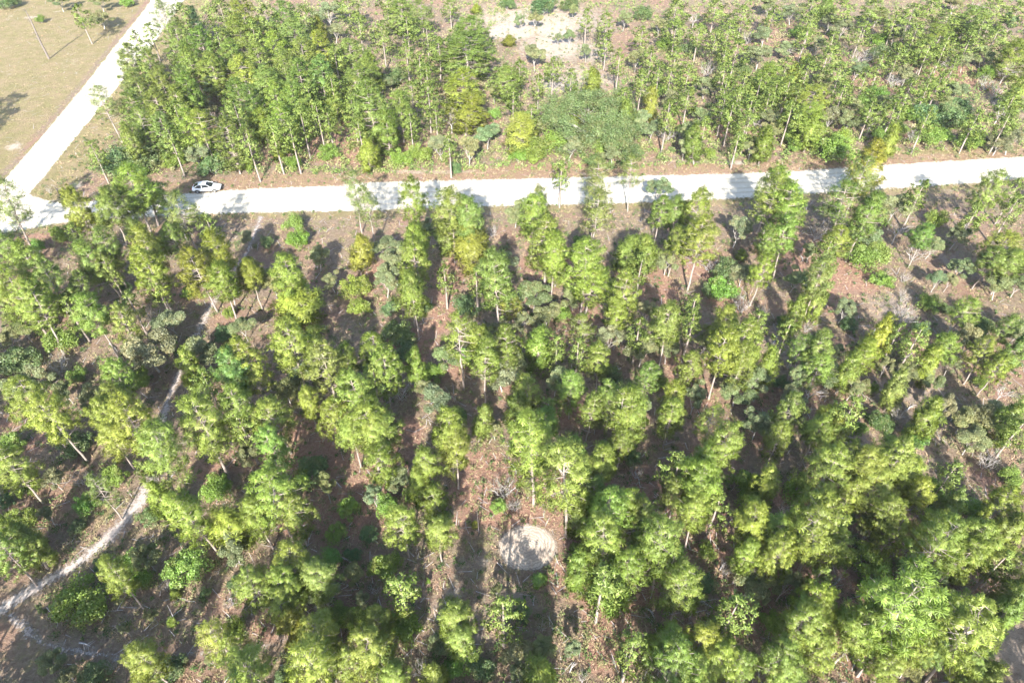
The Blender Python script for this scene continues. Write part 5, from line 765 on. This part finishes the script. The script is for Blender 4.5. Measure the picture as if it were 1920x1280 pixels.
# the sprawling oak behind the road
def live_oak():
    tb = Tubes(); ends = []
    tb.add([(0, 0, 0), (0, 0, 1.8)], [.5, .42], 8)
    for k in range(9):
        az = k*.698+rng.normal(0, .15); L = 4.2
        grow(tb, np.array([0, 0, 1.4+rng.uniform(0, .5)]), np.array([math.cos(az)*1.1, math.sin(az)*.9, .42]), L, .2, 3, ends, .42, 5, (2, 4))
    E = np.array([e[0] for e in ends]); E = E[rng.random(len(E)) < .95]
    rr = np.percentile(np.hypot(E[:, 0], E[:, 1]), 93); s1 = 9.6/rr; s2 = 6.6/np.percentile(E[:, 2], 97)
    for v in tb.V: v[:, 0] *= s1; v[:, 1] *= s1*.9; v[:, 2] *= s2*.82
    E = E*np.array([s1, s1*.9, s2])
    ex = []
    for q in range(75):       # outer shell of the spreading crown, down to the ground at its rim
        a_ = rng.uniform(0, 6.283); r_ = rng.uniform(.15, 1)**.6; z_ = 6.3*math.sqrt(max(0, 1-r_**2.2))+.6+rng.normal(0, .8)
        ex.append((math.cos(a_)*r_*10, math.sin(a_)*r_*8.4, z_))
    E = np.concatenate([E[:140], np.array(ex)]); nl = 90000; idx = rng.integers(0, len(E), nl); cr_ = rng.uniform(.7, 1.9, len(E)); du = unit(nl, .2)
    pts = E[idx]+du*(cr_[idx]*rng.uniform(0, 1, nl)**.45)[:, None]*np.array([1.15, 1.15, .6])
    pts[:, 2] = np.maximum(pts[:, 2], .3)
    return dict(H=7., R=10., trunk=tb.mesh('oak_trunk', M_oakbark), crown=leaf_mesh('oak_crown', pts, .22, M_leaf, .55, rng.beta(2, 2, len(E))[idx], out=du))
tree(live_oak(), 'oak_tree', 14.5, 116., 6.6, 10.2, 'sprawling grey-green oak with a low wide crown behind the white road', 'oak', None, (.125, .180, .062))

# the bare pole tree in the field
def pole_tree():
    tb = Tubes(); tb.add([(0, 0, 0), (-.12, 0, 4), (.0, .1, 8), (-.1, .1, 10.6)], [.22, .18, .13, .05], 6)
    for q in range(46):
        z = rng.choice([rng.uniform(3.6, 6), rng.uniform(7.5, 10.6)]); az = rng.uniform(0, 6.28); L = rng.uniform(.4, 1.3)
        p = np.array([-.08, .05, z]); d = np.array([math.cos(az), math.sin(az), rng.uniform(-.1, .7)])
        tb.add([p, p+d*L*.5, p+d*L+rng.normal(0, .1, 3)], [.035, .025, .01], 3)
    return tb.mesh('dead_pole', bark_mat('weathered_bark', (.20, .17, .15), (.11, .09, .08)))
e_ = link('dead_tree', None, label='tall bare grey pole of a dead tree alone in the tan field', cat='dead tree', loc=(-103.4, 153.5, 0)); e_.rotation_euler = (0, -.02, 0)
link('trunk', pole_tree(), e_)
# the charred sapling left of the round sand patch
e_ = link('dead_tree', None, label='thin charred sapling pole left of the round sand patch', cat='dead tree', loc=(-3.3, 35.2, 0))
tb = Tubes(); tb.add([(0, 0, 0), (.05, 0, 2), (0, .05, 4.6)], [.07, .055, .02], 6)
for q in range(26):
    z = rng.uniform(1.8, 4.2); az = rng.uniform(0, 6.28); L = rng.uniform(.15, .4); tb.add([(0, 0, z), (math.cos(az)*L, math.sin(az)*L, z+L*.6)], [.018, .006], 3)
link('trunk', tb.mesh('charred_pole', M_char), e_)
# dark burnt stump at the junction verge
e_ = link('tree_stump', None, label='small dark stump on the verge beside the road junction', cat='stump', loc=(-73.9, 96.9, 0))
tb = Tubes(); tb.add([(0, 0, 0), (.03, 0, .5), (-.08, .03, 1.3), (-.25, .02, 1.7)], [.22, .16, .13, .05], 7); tb.add([(0, 0, .8), (.3, 0, 1.3)], [.07, .03], 4)
link('trunk', tb.mesh('stump', M_char), e_)
# fallen sticks
WH = ['left of the sand track, upper part', 'right of centre between two young oaks', 'in the straw near the middle left pines', 'on the grey litter at right', 'in the straw at lower right', 'in the dark shade at lower left centre',
      'below the oval bush', 'in the shade right of the sand patch', 'on red straw at lower right centre', 'below the pines right of the sand patch', 'on the straw under the road at right', 'near the pines above centre',
      'in the deep shade right of the sand patch', 'above the round sand patch', 'in the sandy litter at bottom left', 'on bare litter at far right', 'between pines right of centre', 'near the bottom edge right of the sand', 'beside the sand track loop at lower left']
for (x0, y0, x1, y1), wh in zip(LOGS, WH):
    L = math.hypot(x1-x0, y1-y0); tb = Tubes(); a_ = math.atan2(y1-y0, x1-x0)
    tb.add([(0, 0, .08), (L*.5, .06*L, .16), (L, 0, .1)], [.085, .07, .03], 5)
    for q in range(5):
        u = rng.uniform(.3, 1)*L; s = rng.choice([-1, 1]); l_ = rng.uniform(.3, .9); tb.add([(u, 0, .12), (u+l_*.7, s*l_*.6, .12+rng.uniform(0, .4))], [.03, .01], 3)
    o = link('fallen_branch', tb.mesh('fallen_branch', M_dead), label='pale fallen branch '+wh, cat='fallen branch', group='fallen branches', loc=(x0, y0, 0)); o.rotation_euler.z = a_

# ---------------------------------------------------------------- ground cover (stuff)
def blocked(x, y, pad=-.15):
    m_ = (y < interp_y(RT, x)+pad) & (y > interp_y(RB, x)-pad)
    m_ |= (x > interp_x(SL, y)-pad) & (x < interp_x(SR, y)+pad) & (y > 88)
    m_ |= np.hypot((x-1.5)/2.9, (y-33.9)/2.6) < 1
    for T_ in (TRACK, TRACK2):
        P = resample([(a_, b_) for a_, b_, _ in T_], 60)
        for px, py in P: m_ |= np.hypot(x-px, y-py) < .75
    return m_
def scatter(n, x0, x1, y0, y1):
    # even density in the picture: more tufts near the camera
    y = y0+(y1-y0)*rng.random(n)**1.25; hw = 20+y*.82; x = rng.uniform(-1, 1, n)*hw
    k = ~blocked(x, y); return x[k], y[k]
def gc_mat(name, stops):
    m, nt = newmat(name); v = attr(nt, 'var'); r_ = node(nt, 'ShaderNodeValToRGB'); nt.links.new(v, r_.inputs[0])
    el = r_.color_ramp.elements; el[0].color = stops[0]+(1,); el[1].color = stops[-1]+(1,)
    for i, s in enumerate(stops[1:-1]): e_ = el.new((i+1)/(len(stops)-1)); e_.color = s+(1,)
    d = node(nt, 'ShaderNodeBsdfDiffuse'); nt.links.new(r_.outputs[0], d.inputs[0])
    o_ = node(nt, 'ShaderNodeOutputMaterial'); nt.links.new(d.outputs[0], o_.inputs[0]); return m
x, y = scatter(60000, 0, 0, 16, 210)
infield = (x < interp_x(SL, y)) & (y > 95); k = ~infield | (rng.random(len(x)) < .5); x, y = x[k], y[k]
n = 6; m = len(x); hgt = rng.uniform(.12, .5, m)*np.where(infield[k], .5, 1)
c = np.stack([x, y, np.zeros(m)], 1); c = np.repeat(c, n, 0)+np.concatenate([rng.normal(0, .12, (m*n, 2)), np.zeros((m*n, 1))], 1)
d = unit(m*n, 1.0); d[:, 2] = np.abs(d[:, 2]); sd_ = np.cross(d, unit(m*n)); sd_ /= np.linalg.norm(sd_, axis=1)[:, None]
hh = np.repeat(hgt, n)[:, None]*rng.uniform(.6, 1.3, (m*n, 1)); V = np.stack([c-sd_*.035, c+sd_*.035, c+d*hh], 1).reshape(-1, 3)
vv = np.repeat(np.clip(rng.beta(1.6, 2., m)*.9+.05, 0, 1), n*3)
link('dry_grass', mesh('dry_grass', V, np.arange(len(V)).reshape(-1, 3), gc_mat('dry_grass', [(.30, .17, .12), (.40, .30, .20), (.26, .25, .12), (.13, .19, .06)]), vv), kind='stuff', label='dry tan and green grass tufts on the forest floor', cat='grass')
# low green scrub
x, y = scatter(13000, 0, 0, 16, 205); k = ~((x < interp_x(SL, y)+1) & (y > 90)); x, y = x[k], y[k]; m = len(x); rad = rng.uniform(.2, .75, m)
n = 36; c = np.repeat(np.stack([x, y, rad*.3], 1), n, 0); p_ = c+unit(m*n, .4)*(np.repeat(rad, n)*rng.uniform(.2, 1, m*n))[:, None]*np.array([1, 1, .8]); p_[:, 2] = np.abs(p_[:, 2])+.03
me = leaf_mesh('low_scrub', p_, .17, gc_mat('low_scrub', [(.06, .10, .04), (.10, .15, .05), (.16, .17, .07), (.24, .22, .12)]), .5, np.repeat(rng.random(m), n))
link('low_scrub', me, kind='stuff', label='low green scrub and seedlings scattered over the forest floor', cat='ground cover')
x, y = scatter(9000, 0, 0, 104, 205); k = (x > interp_x(SR, y)+6) & ~blocked(x, y, 2.5) & (np.hypot((x-14)/22, (y-166)/17) > .75+.5*rng.random(len(x))); x, y = x[k], y[k]; m = len(x); rad = rng.uniform(.4, 1.25, m)
n = 34; c = np.repeat(np.stack([x, y, rad*.4], 1), n, 0); p_ = c+unit(m*n, .4)*(np.repeat(rad, n)*rng.uniform(.2, 1, m*n))[:, None]*np.array([1, 1, .9]); p_[:, 2] = np.abs(p_[:, 2])+.03
me = leaf_mesh('far_thicket', p_, .30, gc_mat('far_thicket', [(.10, .15, .05), (.15, .21, .06), (.21, .25, .08), (.28, .25, .15)]), .5, np.repeat(rng.random(m), n))
link('thicket', me, kind='stuff', label='bushy green thicket filling the ground between the trees beyond the road', cat='thicket')
# twigs
x, y = scatter(6000, 0, 0, 16, 190); m = len(x); a_ = rng.uniform(0, 6.28, m); L = rng.uniform(.3, 1.6, m); c = np.stack([x, y, rng.uniform(.03, .15, m)], 1)
d = np.stack([np.cos(a_)*L, np.sin(a_)*L, rng.uniform(0, .35, m)], 1); s_ = np.stack([-np.sin(a_), np.cos(a_), np.zeros(m)], 1)*.03
V = np.stack([c-s_, c+s_, c+d+s_*.3, c+d-s_*.3], 1).reshape(-1, 3)
link('twigs', mesh('twigs', V, np.arange(len(V)).reshape(-1, 4), M_dead), kind='stuff', label='pale dead twigs littering the forest floor', cat='twigs')

# ---------------------------------------------------------------- the white car
def car():
    root = link('parked_car', None, label='white hatchback car parked at the road edge under the pines', cat='car', loc=(-50.4, 98.7, 0.02)); root.rotation_euler.z = math.radians(7)
    paint = plain('white_paint', (.82, .84, .86), .25, 0, .8); glass = plain('tinted_glass', (.02, .025, .03), .06); rub = plain('tyre_rubber', (.03, .03, .03), .8)
    alloy = plain('alloy', (.55, .55, .57), .3, .9); trim = plain('black_trim', (.03, .03, .03), .5); red = plain('tail_lamp_red', (.5, .02, .02), .2); lamp = plain('lamp_lens', (.75, .78, .8), .1)
    st = [(-2.28, .60, .48, .62), (-2.2, .74, .36, .92), (-1.9, .84, .24, 1.02), (-1.3, .88, .20, 1.0), (-.4, .89, .20, .95), (.5, .89, .20, .95), (1.1, .88, .20, .96), (1.7, .85, .22, .86), (2.12, .76, .30, .74), (2.3, .60, .42, .60)]
    bm = bmesh.new(); rings = []
    for x, w_, zb, zt in st:
        pr = [(-w_*.86, zb), (-w_, zb+(zt-zb)*.3), (-w_, zb+(zt-zb)*.68), (-w_*.93, zt-.03), (-w_*.6, zt+.015), (0, zt+.035), (w_*.6, zt+.015), (w_*.93, zt-.03), (w_, zb+(zt-zb)*.68), (w_, zb+(zt-zb)*.3), (w_*.86, zb)]
        rings.append([bm.verts.new((x, a_, b_)) for a_, b_ in pr])
    for a_, b_ in zip(rings, rings[1:]):
        for i in range(len(a_)): bm.faces.new((a_[i], b_[i], b_[(i+1) % len(b_)], a_[(i+1) % len(a_)]))
    bm.faces.new(rings[0]); bm.faces.new(rings[-1][::-1])
    bmesh.ops.recalc_face_normals(bm, faces=bm.faces); me = bpy.data.meshes.new('body'); bm.to_mesh(me); me.materials.append(paint)
    for p in me.polygons: p.use_smooth = True
    o = link('body', me, root); s = o.modifiers.new('sub', 'SUBSURF'); s.levels = s.render_levels = 1
    # greenhouse: glass band with a painted roof
    def loft(name, secs, mat, parent):
        bm = bmesh.new(); R_ = [[bm.verts.new(p) for p in s] for s in secs]
        for a_, b_ in zip(R_, R_[1:]):
            for i in range(len(a_)-1): bm.faces.new((a_[i], a_[i+1], b_[i+1], b_[i]))
        bmesh.ops.recalc_face_normals(bm, faces=bm.faces); me = bpy.data.meshes.new(name); bm.to_mesh(me); me.materials.append(mat)
        o = link(name, me, parent); sm = o.modifiers.new('s', 'SOLIDIFY'); sm.thickness = .02; return o
    loft('roof', [[(-1.08, -.55, 1.39), (-1.12, 0, 1.43), (-1.08, .55, 1.39)], [(-.6, -.60, 1.44), (-.6, 0, 1.49), (-.6, .60, 1.44)], [(.1, -.58, 1.42), (.14, 0, 1.465), (.1, .58, 1.42)]], paint, root)
    loft('windshield', [[(.12, -.565, 1.405), (.16, 0, 1.45), (.12, .565, 1.405)], [(.98, -.74, .98), (1.1, 0, 1.0), (.98, .74, .98)]], glass, root)
    loft('rear_window', [[(-1.10, -.54, 1.38), (-1.14, 0, 1.42), (-1.10, .54, 1.38)], [(-1.86, -.68, 1.04), (-1.95, 0, 1.06), (-1.86, .68, 1.04)]], glass, root)
    for s_ in (-1, 1):
        loft('side_window', [[(-1.08, s_*.56, 1.36), (-.6, s_*.62, 1.41), (.05, s_*.6, 1.39)], [(-1.75, s_*.80, .99), (-.6, s_*.84, .97), (.85, s_*.80, .97)]], glass, root)
        for xa, xb, ya, yb, za, zb in ((-1.08, -1.86, .55, .74, 1.385, 1.03), (-.55, -.5, .61, .845, 1.43, .96), (.1, .98, .575, .79, 1.42, .97)):
            tb = Tubes(); tb.add([(xa, s_*ya, za), (xb, s_*yb, zb)], [.035, .04], 5); link('pillar', tb.mesh('pillar', paint), root)
        tb = Tubes(); tb.add([(.75, s_*.88, .98), (.8, s_*1.0, 1.02), (.82, s_*1.03, 1.02)], [.05, .09, .04], 6); link('mirror', tb.mesh('mirror', paint), root)
        for x_ in (-.15, -1.15):
            tb = Tubes(); tb.add([(x_, s_*.895, .82), (x_+.16, s_*.895, .82)], [.018, .018], 4); link('door_handle', tb.mesh('door_handle', trim), root)
        for x_ in (-1.38, 1.36):
            wr = link('wheel', None, root, loc=(x_, s_*.80, .33))
            bm = bmesh.new(); bmesh.ops.create_cone(bm, cap_ends=True, segments=24, radius1=.33, radius2=.33, depth=.22, matrix=Matrix.Rotation(math.pi/2, 4, 'X'))
            bmesh.ops.bevel(bm, geom=[e_ for e_ in bm.edges if abs(e_.calc_face_angle(0)) > 1], offset=.04, segments=2, affect='EDGES'); me = bpy.data.meshes.new('tyre'); bm.to_mesh(me); me.materials.append(rub); link('tyre', me, wr)
            bm = bmesh.new(); bmesh.ops.create_cone(bm, cap_ends=True, segments=20, radius1=.2, radius2=.17, depth=.235, matrix=Matrix.Rotation(math.pi/2, 4, 'X')); me = bpy.data.meshes.new('rim'); bm.to_mesh(me); me.materials.append(alloy); link('rim', me, wr)
            tb = Tubes(); ths = np.linspace(-.1, math.pi+.1, 12); tb.add([(x_+math.cos(t)*.39, s_*.885, .33+math.sin(t)*.39) for t in ths], [.028]*12, 4); link('wheel_arch', tb.mesh('wheel_arch', trim), root)
        for nm, x_, z_, m_ in (('headlight', 2.16, .62, lamp), ('tail_light', -2.2, .8, red)):
            bm = bmesh.new(); bmesh.ops.create_icosphere(bm, subdivisions=2, radius=1); bmesh.ops.scale(bm, vec=(.12, .17, .08), verts=bm.verts); bmesh.ops.translate(bm, vec=(x_, s_*.56, z_), verts=bm.verts)
            me = bpy.data.meshes.new(nm); bm.to_mesh(me); me.materials.append(m_); link(nm, me, root)
    for nm, x_ in (('front_bumper', 2.26), ('rear_bumper', -2.25)):
        tb = Tubes(); tb.add([(x_-.14*math.copysign(1, x_), -.72, .42), (x_, -.4, .42), (x_+.03*math.copysign(1, x_), 0, .42), (x_, .4, .42), (x_-.14*math.copysign(1, x_), .72, .42)], [.09]*5, 6); link(nm, tb.mesh(nm, trim), root)
car()

# ---------------------------------------------------------------- the air
hz, hnt = newmat('haze_air'); pv = node(hnt, 'ShaderNodeVolumePrincipled'); pv.inputs['Color'].default_value = (.93, .95, 1, 1); pv.inputs['Density'].default_value = .00009
hnt.links.new(pv.outputs[0], node(hnt, 'ShaderNodeOutputMaterial').inputs['Volume'])
x0, x1, y0, y1, z0, z1 = -3200, 3200, -3200, 3200, -1, 62
V = [(x, y, z) for z in (z0, z1) for y in (y0, y1) for x in (x0, x1)]
link('haze', mesh('haze', V, [(0, 2, 3, 1), (4, 5, 7, 6), (0, 1, 5, 4), (1, 3, 7, 5), (3, 2, 6, 7), (2, 0, 4, 6)], hz), kind='stuff', label='thin pale haze filling the air over the wood', cat='haze')
